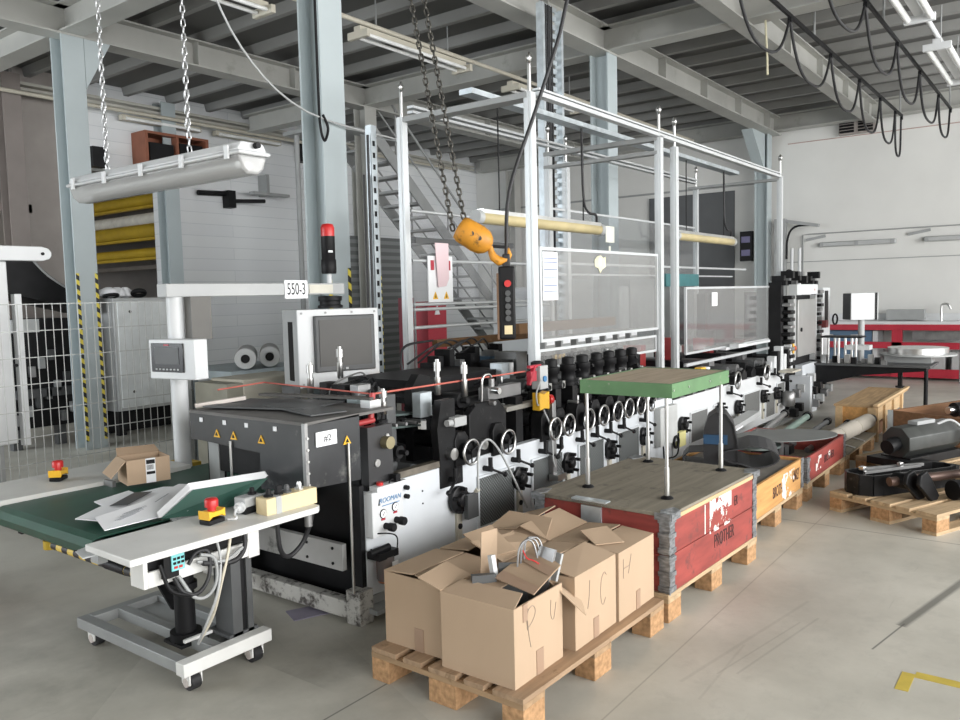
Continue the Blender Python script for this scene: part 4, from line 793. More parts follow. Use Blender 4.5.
for i, x in enumerate((4.16,4.41)):
    r = thing('printing_roller', ['steel printing roller with white end disc, left one on the stand','steel printing roller with white end disc, right one beside the monitor box'][i], 'roller', (x+.2,5.8,1.07), 'printing rollers on the stand')
    ax = Vector((.62,.78,0)); o = Vector((x,5.6,1.165))
    MB().cyl(o, o+ax*.55, .09, n=24).build('barrel', STEELD, r); MB().lathe([(.09,0),(.085,.02),(.04,.021),(.04,.005)], o, -ax, 24).build('end_disc', WHITE, r); MB().cyl(o-ax*.015, o-ax*.024, .036).build('bore', BLACK, r)
# control arm with HMI, monitor box and signal lamp
t = thing('operator_station', 'white post and boom carrying the small HMI, monitor box and red signal lamp', 'control arm', (2.72,4.42,0))
MB().cyl((2.79,4.42,0),(2.79,4.42,1.68),.05,n=18).build('post', WHITE, t); MB().cyl((2.79,4.42,0),(2.79,4.42,.03),.14).build('foot_plate', GREY, t)
MB().box(2.70,4.36,1.68,4.14,4.46,1.76).build('boom', LGREY, t, .004)
MB().box(2.82,4.3,1.42,2.96,4.37,1.68).build('dark_bracket', M('olive_dark_box',(.10,.095,.085),.45), t)
sg = MB().box(3.58,4.352,1.655,3.78,4.358,1.78).build('number_plate', PAPER, t, label='white plate lettered 550-3'); text(sg, '550-3', (3.68,4.351,1.717), .115, FACE_Y, BLACK, sx=.62)
MB().box(3.80,4.354,1.69,4.02,4.36,1.75).build('tape_patch', M('pale_tape',(.62,.60,.52),.6), t)
hm = Matrix.Rotation(.147, 3, 'Z'); HC = Vector((2.70,4.27,1.315))
def hv(a, b, c): return HC + hm @ Vector((a,b,c))
h = MB().obox(HC, (.10,.38,.235), hm).build('hmi_housing', WHITE, t, .006)
MB().obox(hv(-.052,.03,.01), (.012,.27,.17), hm).build('hmi_screen', SCREENB, h, .003); MB().obox(hv(-.059,.03,.022), (.003,.2,.10), hm).build('hmi_display', DGREY, h)
m = MB(); [m.obox(hv(-.060,-.06+.03*i,-.058), (.003,.014,.009), hm) for i in range(7)]; m.build('hmi_keys', LGREY, h)
MB().obox(hv(-.060,.03,.085), (.003,.04,.008), hm).build('hmi_mark', RED, h); MB().box(2.72,4.3,1.3,2.8,4.4,1.36).build('hmi_bracket', WHITE, t)
s = MB().cyl((4.04,4.41,1.76),(4.04,4.41,1.83),.018).build('signal_stem', WHITE, t); MB().lathe([(.05,0),(.055,.01),(.055,.10),(.05,.105),(.05,.27)], (4.04,4.41,1.83), n=18).build('signal_body', BLACK, s); MB().lathe([(.048,0),(.05,.06),(.04,.085),(.01,.092)], (4.04,4.41,2.10), n=18).build('red_lens', REDB, s); MB().box(3.99,4.352,1.98,4.03,4.356,1.995).build('small_label', PAPER, s)
MB().lathe([(.09,0),(.09,.02),(.075,.025),(.075,.05),(.085,.055),(.085,.085),(.05,.09)], (4.04,4.41,1.58), n=20).build('swivel', BLACK, t)
mx = Matrix.Rotation(math.radians(-20), 3, 'Z')
def mo(dx, dy, dz): return Vector((4.04,4.42,1.30)) + mx @ Vector((dx,dy,dz))
mb_ = MB().obox(mo(0,0,.0),(.62,.30,.55),mx).build('monitor_box', LGREY, t, .006)
MB().obox(mo(0,-.155,0),(.62,.012,.55),mx).build('front_plate', WHITE, mb_, .004); MB().obox(mo(.035,-.175,.03),(.46,.04,.40),mx).build('monitor', DGREY, mb_, .008); MB().obox(mo(.035,-.197,.035),(.40,.006,.33),mx).build('screen', SCREEN, mb_); MB().obox(mo(.035,-.2,-.15),(.02,.004,.015),mx).build('monitor_badge', LGREY, mb_)
MB().obox(mo(-.311,-.02,-.02),(.004,.09,.42),mx).build('side_slot', BLACK, mb_); m = MB(); [m.cyl(mo(dx,-.162,dz),mo(dx,-.168,dz),.008,n=8) for dx in (-.28,-.1,.1,.28) for dz in (-.25,.25)]; m.build('screw', GREY, mb_)
MB().cyl(mo(.29,-.16,-.24),mo(.29,-.2,-.24),.03).build('stop_base', YEL, mb_); MB().cyl(mo(.29,-.2,-.24),mo(.29,-.25,-.24),.034).build('stop_button', REDB, mb_)
MB().tube([mo(-.3,.1,-.27),(3.6,4.3,.95),(3.5,4.25,1.05),(3.3,4.1,1.0)], .012).build('cable', BLACK, t)
# ================================================================== CONVEYOR CART AND WHAT LIES ON IT
t = thing('conveyor_cart', 'white wheeled conveyor cart with dark green belt and side shelf at the left', 'conveyor', (2.03,3.4,0))
GS = M('grey_steel_frame', (.30,.31,.31), .45, .2, .1, 5)
WS = M('cart_white', (.74,.74,.72), .45, 0, .06, 6, dirt=(.35,.34,.31), dirt_amt=.12, dscale=11)
m = MB(); m.box(1.805,2.991,.10,1.86,3.83,.15).box(1.98,2.991,.10,2.03,3.77,.15).box(2.19,2.991,.10,2.24,3.77,.15).box(1.861,3.771,.10,2.24,3.83,.15).build('base_frame', GS, t, .003)
MB().box(1.80,2.93,.095,2.25,2.99,.152).build('front_rail', WS, t, .003)
MB().box(2.031,2.992,.102,2.189,3.769,.115).build('base_plate', GREY, t)
for x, y in ((1.88,3.0),(2.20,3.0),(1.88,3.79),(2.20,3.79)):
    c = MB().cyl((x,y,.082),(x,y,.099),.03,n=12).box(x-.032,y-.03,.03,x-.024,y+.03,.082).box(x+.024,y-.03,.03,x+.032,y+.03,.082).build('caster', WS, t, .003); MB().cyl((x-.022,y,.038),(x+.022,y,.038),.038,n=18).build('wheel', RUBBER, c); MB().cyl((x-.034,y,.038),(x+.034,y,.038),.02,n=14).build('hub', M('pinkish_hub',(.55,.50,.47),.5), c)
MB().cyl((2.0,3.22,.15),(2.0,3.22,.52),.045,n=18).cyl((2.0,3.22,.115),(2.0,3.22,.165),.07).cyl((2.0,3.22,.36),(2.0,3.22,.39),.06).box(1.93,3.15,.115,2.07,3.29,.13).build('lift_column', BLACK, t); MB().box(1.93,3.12,.15,2.07,3.135,.163).build('weld_plate', WS, t)
MB().box(2.09,2.99,.15,2.14,3.12,.55).box(2.17,2.99,.15,2.20,3.12,.55).box(2.07,2.99,.15,2.22,3.15,.165).build('black_upright', DGREY, t)
MB().box(2.14,3.0,.15,2.17,3.12,.55).build('upright_inside', BLACK, t); MB().prism([(2.05,.2),(2.1,.2),(2.1,.52),(1.9,.52)], 'y', 3.4, 3.42).build('dark_gusset', BLACK, t)
MB().box(1.66,2.95,.51,1.68,3.05,.655).box(1.6801,2.95,.51,2.1599,2.965,.575).box(2.16,2.95,.50,2.22,2.965,.66).build('side_beam', WS, t, .003)
MB().box(1.685,2.97,.58,2.2,3.0,.66).build('side_beam_back', BLACK, t); [MB().box(1.76,y,.50,2.5,y+.04,.574).build('conveyor_side', BLACK, t) for y in (3.5,4.25)]
# shelf, belt, far board
MB().prism([(1.52,2.79),(2.42,2.775),(2.45,2.80),(2.45,2.84),(2.2,3.14),(1.53,3.14)], 'z', .672, .70).build('shelf', WS, t, .004)
MB().prism([(1.50,3.10),(1.62,3.10),(1.60,3.24),(1.53,3.22)], 'z', .655, .66).build('corner_plate', WHITE, t); m = MB(); [m.cyl((1.53+.05*i,3.22,.66),(1.53+.05*i,3.22,.662),.007,n=8) for i in range(2)]; m.build('screw_hole', BLACK, t)
b = MB(); b.strip([(2.95,.665),(1.68,.665),(1.645,.655),(1.625,.63),(1.63,.60),(1.655,.58),(2.9,.58)], .006, 3.30, 4.24, 'y')
b.build('belt', BELT, t); MB().cyl((1.665,3.27,.622),(1.665,4.27,.622),.038,n=18).build('drive_roller', BLACKM, t); MB().ring((1.665,3.26,.622),(0,1,0),.024,.006,16,6).cyl((1.665,3.22,.622),(1.665,3.27,.622),.014).build('roller_bearing', CHROME, t)
MB().prism([(1.60,.59),(1.60,.64),(1.63,.668),(1.70,.668),(1.73,.64),(1.73,.60),(1.69,.60),(1.69,.63),(1.64,.63),(1.64,.59)], 'y', 3.18, 3.24).build('bearing_fork', GREY, t)
MB().prism([(1.55,4.26),(2.28,4.22),(2.30,4.15),(2.7,4.2),(2.7,4.75),(1.5,4.68)], 'z', .655, .69).build('far_board', M('far_board_grey_white',(.60,.60,.57),.5,0,.06,5), t)
MB().box(2.18,4.13,.668,2.20,4.22,.70).build('belt_stop', STEELD, t); MB().box(2.0,3.24,.66,2.7,3.30,.675).build('belt_guide', WHITE, t)
MB().cyl((1.70,2.97,.545),(1.70,3.79,.545),.022,n=16).build('hazard_bar', stripes('hazard_bar_wrap', (.02,.02,.02), (.72,.52,.10), (0,1,.0), .105), t); MB().cyl((1.70,3.14,.545),(1.70,3.30,.545),.024,n=12).build('tape_gap', BLACK, t)
MB().cyl((1.70,3.80,.525),(1.70,3.80,.565),.036,n=14).build('bar_end', YELP, t); MB().box(1.68,3.62,.567,1.75,3.70,.58).build('bar_bracket', LGREY, t)
iv = MB().box(1.735,2.925,.535,1.80,2.97,.66).build('inverter', BLACK, t); fc = MB().box(1.765,2.918,.56,1.825,2.926,.655).build('keypad_panel', CYAN, iv, .003); MB().box(1.775,2.916,.632,1.815,2.918,.65).build('display', DGREY, fc)
m = MB(); [m.box(1.772+.018*i,2.915,.588+.018*j,1.784+.018*i,2.918,.598+.018*j) for i in range(3) for j in range(2)]; m.build('keys', BLACK, fc); MB().box(1.775,2.915,.57,1.79,2.918,.58).box(1.797,2.915,.57,1.812,2.918,.58).build('red_keys', REDB, fc)
for i, (pts, r, mt) in enumerate((([(1.78,2.93,.53),(1.80,2.90,.47),(1.86,2.89,.45),(1.92,2.90,.50),(1.93,2.91,.60),(1.88,2.92,.61),(1.84,2.92,.57)], .009, RUBBER), ([(1.80,2.93,.53),(1.84,2.89,.44),(1.90,2.88,.43),(1.95,2.89,.48),(1.95,2.90,.57),(1.89,2.91,.60)], .008, GREY),
        ([(1.72,2.93,.60),(1.74,2.90,.50),(1.80,2.89,.46),(1.86,2.9,.44)], .008, BLACK), ([(1.98,2.93,.66),(1.98,2.90,.55),(1.95,2.89,.42),(1.93,2.95,.28),(1.95,3.05,.16)], .006, LGREY), ([(2.06,2.93,.66),(2.02,2.90,.58),(1.98,2.9,.46),(1.97,2.96,.3),(1.96,3.06,.16)], .007, M('cream_cable',(.62,.57,.46),.5)),
        ([(2.13,2.94,.65),(2.11,2.91,.57),(2.04,2.90,.53),(1.9,2.91,.56)], .011, RUBBER), ([(1.88,2.92,.57),(2.0,2.9,.545),(2.1,2.91,.575)], .008, GREY))):
    MB().tube(pts, r).build('cable', mt, t)
MB().tube([(2.25,2.86,.67),(2.28,2.88,.52),(2.36,2.92,.46),(2.44,2.92,.50),(2.46,2.88,.60),(2.46,2.86,.67)], .011).build('loop_cable', RUBBER, t); MB().cyl((2.42,2.845,.60),(2.42,2.845,.672),.018).build('cable_gland', STEELD, t)
def estop(x, y, z, rz, lab):
    t = thing('emergency_stop', lab, 'stop switch', (x,y,z), 'emergency stop boxes on the conveyor', True, rz)
    MB().box(-.045,-.032,0,.045,.032,.022).build('base', BLACK, t, .006)
    MB().prism([(-.045,.022),(-.028,.034),(.028,.034),(.045,.022),(.045,.062),(.025,.055),(-.025,.055),(-.045,.062)], 'y', -.034, .034).build('body', YEL, t, .003)
    MB().lathe([(.018,.055),(.018,.07),(.028,.072),(.029,.10),(.024,.108),(.005,.11)], (0,0,0), n=20).build('button', REDB, t)
estop(2.06,4.47,.692,.7,'yellow stop box with red button on the far white board before the fence')
estop(1.99,2.96,.702,.15,'yellow stop box with red button on the near white shelf by the papers')
# open cardboard box on the belt
t = thing('cardboard_box', 'small open brown cardboard box with barcode label on the green belt', 'box', (2.3,4.02,.70), None, True, -.25)
MB().box(-.105,-.085,0,.105,.085,.004).box(-.11,-.09,0,.11,-.086,.13).box(-.11,.086,0,.11,.09,.13).box(-.11,-.0859,0,-.106,.0859,.13).box(.106,-.0859,0,.11,.0859,.13).build('carton', CARD, t)
MB().quad((-.11,-.09,.13),(-.11,.09,.13),(-.19,.07,.055),(-.19,-.10,.05),.004).build('flap', CARD, t); MB().quad((-.11,.09,.13),(.11,.09,.13),(.10,.14,.16),(-.1,.14,.165),.004).build('flap', CARDE, t)
l = MB().box(-.015,-.092,.0,.035,-.09,.13).build('label', PAPER, t); m = MB().box(-.012,-.093,.10,.032,-.092,.122).box(-.012,-.093,.045,.032,-.092,.06); [m.box(-.01+.006*i,-.093,.07,-.007+.006*i,-.092,.095) for i in range(6)]; m.build('barcode', BLACK, l)
# papers and folder
def sheet(pts, th=.004):
    """a loosely lying sheet: a fan of thin triangles through 3-D edge points"""
    m = MB(); c = sum((Vector(q) for q in pts), Vector())/len(pts) + Vector((0,0,.004)); n = len(pts)
    vs = [Vector(q) for q in pts] + [c]; vs += [q - Vector((0,0,th)) for q in vs]; k = n+1
    m.add(vs, [(a,(a+1)%n,n) for a in range(n)] + [(k+(a+1)%n,k+a,k+n) for a in range(n)] + [((a+1)%n,a,k+a,k+(a+1)%n) for a in range(n)])
    return m
s = sheet([(1.67,3.25,.705),(1.95,3.26,.700),(2.29,3.56,.735),(2.24,3.60,.742),(1.96,3.45,.735),(1.72,3.42,.722)]).build('paper_sheet', PAPER, None, label='front white document sheet with printed lines on the green belt', cat='paper', group='papers on the belt')
m = MB()
for a in range(9): m.obox((1.80+.012*a,3.30+.012*a,.7235), (.10+.04*(a%3),.003,.0008), (0,-.02,.35))
for a in range(5): m.obox((2.02+.016*a,3.42+.012*a,.7335), (.07,.006,.0008), (0,-.03,.6))
m.build('printed_lines', M('grey_print',(.42,.43,.46),.8), s)
sheet([(1.74,3.44,.700),(1.70,3.56,.700),(2.02,3.76,.702),(2.24,3.74,.71),(2.28,3.64,.715),(2.0,3.5,.712)]).build('paper_sheet', PAPER, None, label='white sheet lying behind the front document on the belt', cat='paper', group='papers on the belt')
sheet([(1.89,3.68,.698),(1.91,3.80,.698),(2.12,3.86,.70),(2.1,3.72,.70)]).build('paper_sheet', PAPER, None, label='small white sheet sticking out at the left of the documents', cat='paper', group='papers on the belt')
sheet([(1.87,3.58,.7165),(1.93,3.53,.7175),(2.13,3.66,.7195),(2.07,3.72,.718)], .002).build('dark_drawing', DGREY, label='dark printed picture sheet among the documents on the belt', cat='paper')
t = thing('document_folder', 'dark green folder full of white pages leaning up behind the near stop box', 'folder', (2.15,3.2,.70))
MB().quad((1.90,3.205,.703),(2.06,3.10,.703),(2.26,3.17,.715),(2.37,3.10,.80),.004).build('lower_cover', FOLD, t)
MB().quad((1.90,3.21,.704),(2.24,3.09,.706),(2.40,3.10,.80),(2.06,3.20,.80),.004).build('cover', FOLD, t)
for i in range(5):
    o = Vector((.004*i,.010+.010*i,.003*i)); MB().quad(Vector((1.90,3.22,.704))+o, Vector((2.24,3.10,.706))+o, Vector((2.42,3.115,.806))+o, Vector((2.065,3.215,.806))+o,.0025).build('page', PAPER, t)
MB().quad((2.0,3.165,.712),(2.03,3.155,.712),(2.034,3.156,.722),(2.004,3.166,.722),.001).build('white_mark', PAPER, t)
t = thing('switch_box', 'grey-white switch box with one black knob on the shelf end', 'switch box', (2.2,2.985,.70), None, True, .1)
t.location = (2.2,2.985,.70)
MB().box(-.055,-.035,0,.055,.035,.03).build('base', BLACK, t, .005); MB().box(-.055,-.035,.03,.055,.035,.075).build('body', LGREY, t, .006); MB().lathe([(.02,.075),(.02,.085),(.012,.086),(.01,.105)], (.02,0,0), n=14).build('knob', BLACK, t); MB().lathe([(.025,0),(.025,.02),(.015,.022),(.012,.04)], (-.055,-.01,.035), (-1,-.3,0), 14).build('plug', WHITE, t)
MB().tube([(-.095,-.02,.035),(-.12,-.04,.02),(-.13,-.06,.008),(-.15,-.03,.006)], .006).build('lead', WHITE, t)
t = thing('control_box', 'long cream control box with rotary knobs on the near end of the shelf', 'control box', (2.33,2.88,.70), None, True, -.04)
MB().box(-.14,-.04,0,.14,.04,.075).build('body', CREAM, t, .003); MB().box(-.09,-.042,0,-.06,.042,.077).build('tape_band', LGREY, t)
for i, x in enumerate((-.10,-.045,.0,.07)): MB().lathe([(.022,.075),(.022,.083),(.012,.084),(.012,.10),(.008,.11)], (x,.0,0), n=14).build('knob', (BLACK,BLACK,DGREY,CHROME)[i], t)
MB().box(-.06,-.012,.08,-.035,.012,.115).build('black_switch', BLACK, t)
# mesh fence
t = thing('mesh_fence', 'pale wire mesh fence panel behind the green conveyor at the left', 'fence', (2.6,5.95,0))
m = MB(); x = 1.0
while x < 3.86:
    m.box(x-.0022,5.998,.12,x+.0022,6.002,1.665); x += .06
for i in range(9): m.box(1.0,5.992,.14+.19*i-.003,3.86,5.997,.14+.19*i+.003)
m.build('wire_mesh', M('zinc_wire',(.42,.43,.42),.45,.3,.05,5), t); MB().box(3.82,5.97,0,3.88,6.03,1.67).box(0.98,5.97,0,1.04,6.03,1.67).build('post', LGREY, t)
t = thing('mesh_fence', 'dark wire mesh side panel of the fence beside the grey post', 'fence', (4.05,6.3,0))
m = MB(); 
for i in range(13): m.box(3.95+.022*i-.003,6.05+.05*i,.15,3.95+.022*i+.003,6.055+.05*i,1.66)
for i in range(9): m.bar((3.93,6.02,.15+.187*i),(4.24,6.68,.15+.187*i),.008,.008)
m.build('wire_mesh', DGREY, t); MB().box(4.22,6.66,0,4.27,6.71,1.68).build('post', GREY, t)
# things behind the fence
t = thing('machine_enclosure', 'tall white machine enclosure with a round-ended arm behind the fence at the left edge', 'machine', (2.6,6.9,0))
MB().box(1.6,6.5,.60,2.72,7.3,1.99).build('cabinet', WHITE, t, .01); MB().box(1.7,6.6,0,1.8,6.7,.6).box(2.55,6.6,0,2.65,6.7,.6).build('leg', GREY, t); MB().box(2.75,6.48,.58,2.80,6.54,1.74).build('edge_strip', WHITE, t)
MB().prism([(1.6,1.99),(2.95,1.99),(3.0,2.005),(3.02,2.03),(3.02,2.06),(3.0,2.085),(2.95,2.10),(1.6,2.10)], 'y', 6.42, 6.5).build('arm', WHITE, t, .006); MB().cyl((2.95,6.42,2.045),(2.95,6.41,2.045),.012).build('pivot', BLACK, t); MB().cyl((2.73,6.49,1.2),(2.73,6.47,1.2),.012).build('lock', BLACK, t)
t = thing('stacker_machine', 'black stacking machine with a sloping chute behind the fence', 'machine', (4.4,9.9,0))
MB().prism([(4.0,2.27),(4.2,2.27),(4.45,1.98),(4.75,1.78),(5.0,1.68),(5.0,1.55),(4.0,1.8)], 'y', 9.6, 10.4).build('chute', BLACK, t); MB().tube([(4.22,9.59,2.26),(4.45,9.59,2.0),(4.75,9.59,1.8),(5.0,9.59,1.69)], .014).build('chute_edge', GREY, t)
MB().box(3.9,9.6,.25,4.7,10.4,1.5).build('body', BLACK, t); MB().box(4.0,9.55,1.35,4.3,9.6,1.5).build('grey_box', LGREY, t); MB().box(4.0,9.54,.6,4.65,9.6,.7).build('dark_tray', DGREY, t); MB().box(4.0,9.7,0,4.1,9.8,.25).box(4.5,9.7,0,4.6,9.8,.25).build('leg', DGREY, t)
for i in range(12): MB().box(4.0+.055*i,9.54,.3+.09*((i*5)%9),4.06+.055*i,9.6,.42+.09*((i*5)%9)).build('mechanism_block', (STEELD,DGREY,GREY)[i%3], t)
t = thing('electrical_cabinet', 'pale grey cabinet with two visible doors behind the fence and hazard striped column', 'cabinet', (5.7,9.9,0))
MB().box(5.16,9.5,.32,6.2,10.3,1.72).build('body', LGREY, t, .01); MB().box(5.14,9.52,.32,5.16,10.3,1.72).build('dark_side', GREY, t); MB().box(5.2,9.48,.36,6.15,9.5,1.68).build('door', M('pale_door',(.66,.69,.69),.5), t, .006); m = MB(); [m.cyl((x,9.48,z),(x,9.47,z),.018) for x in (5.36,5.9) for z in (.55,1.55)]; m.build('lock', BLACK, t); MB().box(5.65,9.47,.85,5.78,9.48,.93).build('door_label', LGREY, t)
MB().box(5.2,9.6,0,5.3,9.7,.32).box(6.0,9.6,0,6.1,9.7,.32).box(5.2,9.9,.0,6.1,10.2,.3).build('leg', BLACK, t)
t = thing('cable_bundle', 'white bundle with black coil lying on top of the pale grey cabinet', 'bundle', (5.4,9.8,1.72))
m = MB(); [m.lathe([(.02,0),(.13-.02*i,.03),(.12-.02*i,.10),(.03,.14)], (5.25+.13*i,9.75+.04*i,1.72), n=14) for i in range(3)]; m.build('white_bundle', PAPER, t); MB().ring((5.62,9.7,1.78),(.2,.5,1),.07,.03,18,8).build('black_coil', BLACK, t); MB().ring((5.22,9.65,1.75),(0,.2,1),.08,.022,18,8).build('black_coil', BLACK, t)
t = thing('red_stand', 'red painted stand foot partly visible under the belt at the left edge', 'stand', (1.2,5.0,0))
MB().prism([(1.0,.0),(1.75,.0),(1.62,.26),(1.0,.32)], 'y', 4.9, 5.5).build('foot', RED, t); MB().bar((1.55,4.88,.28),(1.85,4.88,.0),.05,.04).build('brace', BRW, t)
MB().box(3.0,6.7,.0,3.5,6.76,.02).build('yellow_strip', YELP, label='yellow strip on the floor behind the fence', cat='floor strip')
MB().prism([(2.82,4.55),(3.0,4.55),(3.0,4.75),(2.82,4.75)], 'z', .0, .62).build('yellow_box', YELP, label='yellow box behind the small cardboard box at the white post', cat='box')
MB().prism([(2.60,2.2+1.0),(2.78,3.12),(2.86,3.24),(2.66,3.34)], 'z', .0, .004).build('paper_sheet', M('violet_grey_paper',(.27,.25,.32),.7), label='violet-grey paper on the floor under the feeder', cat='paper')
# low things along the rear wall seen through the gantry
t = thing('fire_cabinet', 'dark red panel standing behind the warning board', 'panel', (5.1,4.9,0))
MB().box(5.87,5.05,.3,6.15,5.2,1.60).build('panel', RED, t); MB().box(5.62,5.05,.0,5.67,5.2,1.64).build('red_post', M('wine_red',(.20,.015,.03),.5), t); MB().prism([(5.97,1.47),(6.05,1.47),(6.01,1.57)], 'y', 5.045, 5.05).build('white_mark', PAPER, t); MB().box(5.67,5.1,0,6.2,5.15,.3).build('base', BLACK, t)
for i in range(4): MB().box(9.75+1.05*i,6.4,0,10.75+1.05*i,7.1,1.75+.12*(i%2)).build('steel_cabinet', (WHITE,LGREY,WHITE,LGREY)[i], None, .01, label=['pale cabinet behind the guard pane next to the notice sheet','grey cabinet behind the middle of the near guard pane','pale cabinet behind the right half of the near guard pane','grey cabinet seen between the two guard gantries'][i], cat='cabinet', group='cabinets behind the press line')
# ================================================================== PALLETS, CRATES, BOXES ON THE FLOOR
def pallet(lab, x, y, rz, L=1.2, mats=(PAL, PALY), grp='wooden pallets on the floor', tw=.8, runner=False):
    t = thing('pallet', lab, 'pallet', (x,y,0), grp, True, rz)
    ys = [-.4,-.2275,-.0725,.0725+.01,.255]; ws = [.145,.10,.145,.10,.145]
    k = tw/.8; yy = -tw/2
    gaps = (tw - sum(ws))/4
    for w in ws:
        MB().box(-L/2,yy,.122,L/2,yy+w,.144).build('deck_board', mats[0], t, .002); yy += w+gaps
    for x0 in (-L/2, -.0725, L/2-.145): MB().box(x0,-tw/2,.10,x0+.145,tw/2,.122).build('cross_board', mats[1], t)
    for x0 in (-L/2, -.0725, L/2-.145):
        for y0, w in ((-tw/2,.1),(-.0725,.145),(tw/2-.1,.1)): MB().box(x0,y0,.022 if runner else 0,x0+.145,y0+w,.10).build('block', BLOCK, t, .003)
    for y0, w in ((-tw/2,.1),(-.0725,.145),(tw/2-.1,.1)) if runner else (): MB().box(-L/2,y0,0,L/2,y0+w,.022).build('runner', mats[0], t)
    return t
pallet('wooden pallet under the six cardboard boxes in the foreground', 2.975, 2.015, math.radians(-1))
# --- cardboard boxes: bodies open at the top, each with own flaps and what is written on it
def carton(x0, y0, x1, y1, h, lab, flaps, tape=(), openb=True, z=.144):
    t = thing('cardboard_box', lab, 'box', ((x0+x1)/2,(y0+y1)/2,z), 'cardboard boxes on the front pallet')
    e = .006; m = MB()
    q = .0002; m.box(x0+e+q,y0+e+q,z+q,x1-e-q,y1-e-q,z+e).box(x0,y0,z,x1,y0+e,z+h).box(x0,y1-e,z,x1,y1,z+h).box(x0,y0+e+q,z,x0+e,y1-e-q,z+h).box(x1-e,y0+e+q,z,x1,y1-e-q,z+h)
    m.build('carton', CARD, t)
    for q in flaps: MB().quad(*q, .005).build('flap', CARD, t)
    for b in tape: MB().box(*b).build('packing_tape', TAPE, t)
    return t
Z0 = .144
def T(p): return (p[0], p[1], p[2])
h = .315; zt = Z0+h
# L: left rear box on the short side
tL = carton(2.46,2.06,2.81,2.41,h,'closed cardboard box at the rear left corner of the foreground pallet',
  [((2.46,2.06,zt),(2.81,2.06,zt),(2.81,2.23,zt+.012),(2.46,2.23,zt+.012)),((2.81,2.41,zt),(2.46,2.41,zt),(2.46,2.24,zt+.014),(2.81,2.24,zt+.014))],
  [(2.457,2.19,Z0,2.46,2.24,Z0+.10)])
# P U: open front corner box
tP = carton(2.41,1.69,2.76,2.05,h,'open front cardboard box lettered PU with steel parts sticking out',
  [((2.41,1.69,zt),(2.41,2.05,zt),(2.53,2.03,zt+.018),(2.53,1.73,zt+.02)),((2.41,2.05,zt),(2.62,2.05,zt),(2.62,2.19,zt+.035),(2.41,2.17,zt+.03)),
   ((2.74,1.695,zt-.02),(2.755,1.78,zt+.02),(2.86,1.655,zt-.10),(2.80,1.60,zt-.13))],
  [(2.56,1.687,Z0,2.61,1.69,Z0+.10),(2.47,1.687,zt-.07,2.50,1.69,zt)])
A, B, C, D = (2.59,1.91,.485), (2.84,1.88,.555), (2.77,1.70,.525), (2.55,1.69,.472)
MB().quad(A, D, C, B, .005).build('torn_flap', CARDE, tP)
def lp(u, v):
    a, b = Vector(A).lerp(Vector(B), u), Vector(D).lerp(Vector(C), u); return a.lerp(b, v) + Vector((-.02,-.01,.0062))*.4 + Vector((0,0,.004))
for u0, u1 in ((.0,.22),(.6,.82)): MB().quad(lp(u0,.01), lp(u0,.99), lp(u1,.99), lp(u1,.01), .0008).build('packing_tape', TAPE, tP)
MB().quad((2.60,1.99,.462), (2.68,1.965,.462), (2.80,2.045,.62), (2.71,2.065,.62), .005).build('flap', CARD, tP)
MB().quad((2.43,1.86,zt+.002),(2.43,2.04,zt+.002),(2.66,2.0,zt+.02),(2.60,1.84,zt+.018),.004).build('flap', CARDE, tP)
def scrawl(par, strokes, y):
    m = MB()
    for st in strokes: m.tube([(a, y, b) for a, b in st], .0012, 5)
    m.build('lettering', PENCIL, par)
scrawl(tP, [[(2.50,.205+Z0),(2.495,.26+Z0),(2.505,.29+Z0)][::1], [(2.522,.13+Z0),(2.508,.19+Z0),(2.502,.27+Z0),(2.53,.292+Z0),(2.552,.28+Z0),(2.555,.255+Z0),(2.535,.23+Z0),(2.508,.215+Z0)], [(2.672,.27+Z0),(2.668,.22+Z0),(2.678,.19+Z0),(2.69,.188+Z0),(2.70,.21+Z0),(2.71,.25+Z0)]], 1.689)
# I C
tI = carton(2.83,1.67,3.195,2.02,h,'cardboard box lettered IC between the open front box and the H box',
  [((2.83,1.67,zt),(3.195,1.67,zt),(3.195,1.83,zt+.03),(2.83,1.83,zt+.022)),((3.195,2.02,zt),(2.83,2.02,zt),(2.83,1.84,zt+.035),(3.195,1.84,zt+.02))],
  [(2.985,1.667,Z0,3.03,1.67,Z0+.09)])
scrawl(tI, [[(2.955,.27+Z0),(2.948,.20+Z0),(2.935,.15+Z0)], [(3.105,.25+Z0),(3.085,.268+Z0),(3.06,.245+Z0),(3.05,.19+Z0),(3.058,.14+Z0),(3.075,.125+Z0),(3.095,.15+Z0)]], 1.669)
tH = carton(3.205,1.66,3.575,2.02,h,'cardboard box lettered H at the right end of the foreground pallet',
  [((3.205,1.66,zt),(3.575,1.66,zt),(3.575,1.83,zt+.012),(3.205,1.83,zt+.012)),((3.575,2.02,zt),(3.205,2.02,zt),(3.205,1.84,zt+.02),(3.575,1.84,zt+.016)),((3.21,1.78,zt+.02),(3.34,1.70,zt+.014),(3.43,1.84,zt+.045),(3.28,1.9,zt+.05))],
  [(3.38,1.657,Z0,3.42,1.66,Z0+.09)])
scrawl(tH, [[(3.25,.28+Z0),(3.25,.19+Z0)], [(3.25,.235+Z0),(3.31,.235+Z0)], [(3.33,.285+Z0),(3.30,.20+Z0)]], 1.659)
tM = carton(2.83,2.04,3.195,2.40,h,'cardboard box with overlapping flaps in the middle of the rear row',
  [((2.83,2.04,zt),(3.195,2.04,zt),(3.195,2.22,zt+.015),(2.83,2.22,zt+.06)),((3.195,2.40,zt),(2.83,2.40,zt),(2.83,2.23,zt+.02),(3.195,2.23,zt+.018)),((2.83,2.10,zt+.01),(2.95,2.05,zt+.02),(3.02,2.24,zt+.09),(2.88,2.30,zt+.07))], [])
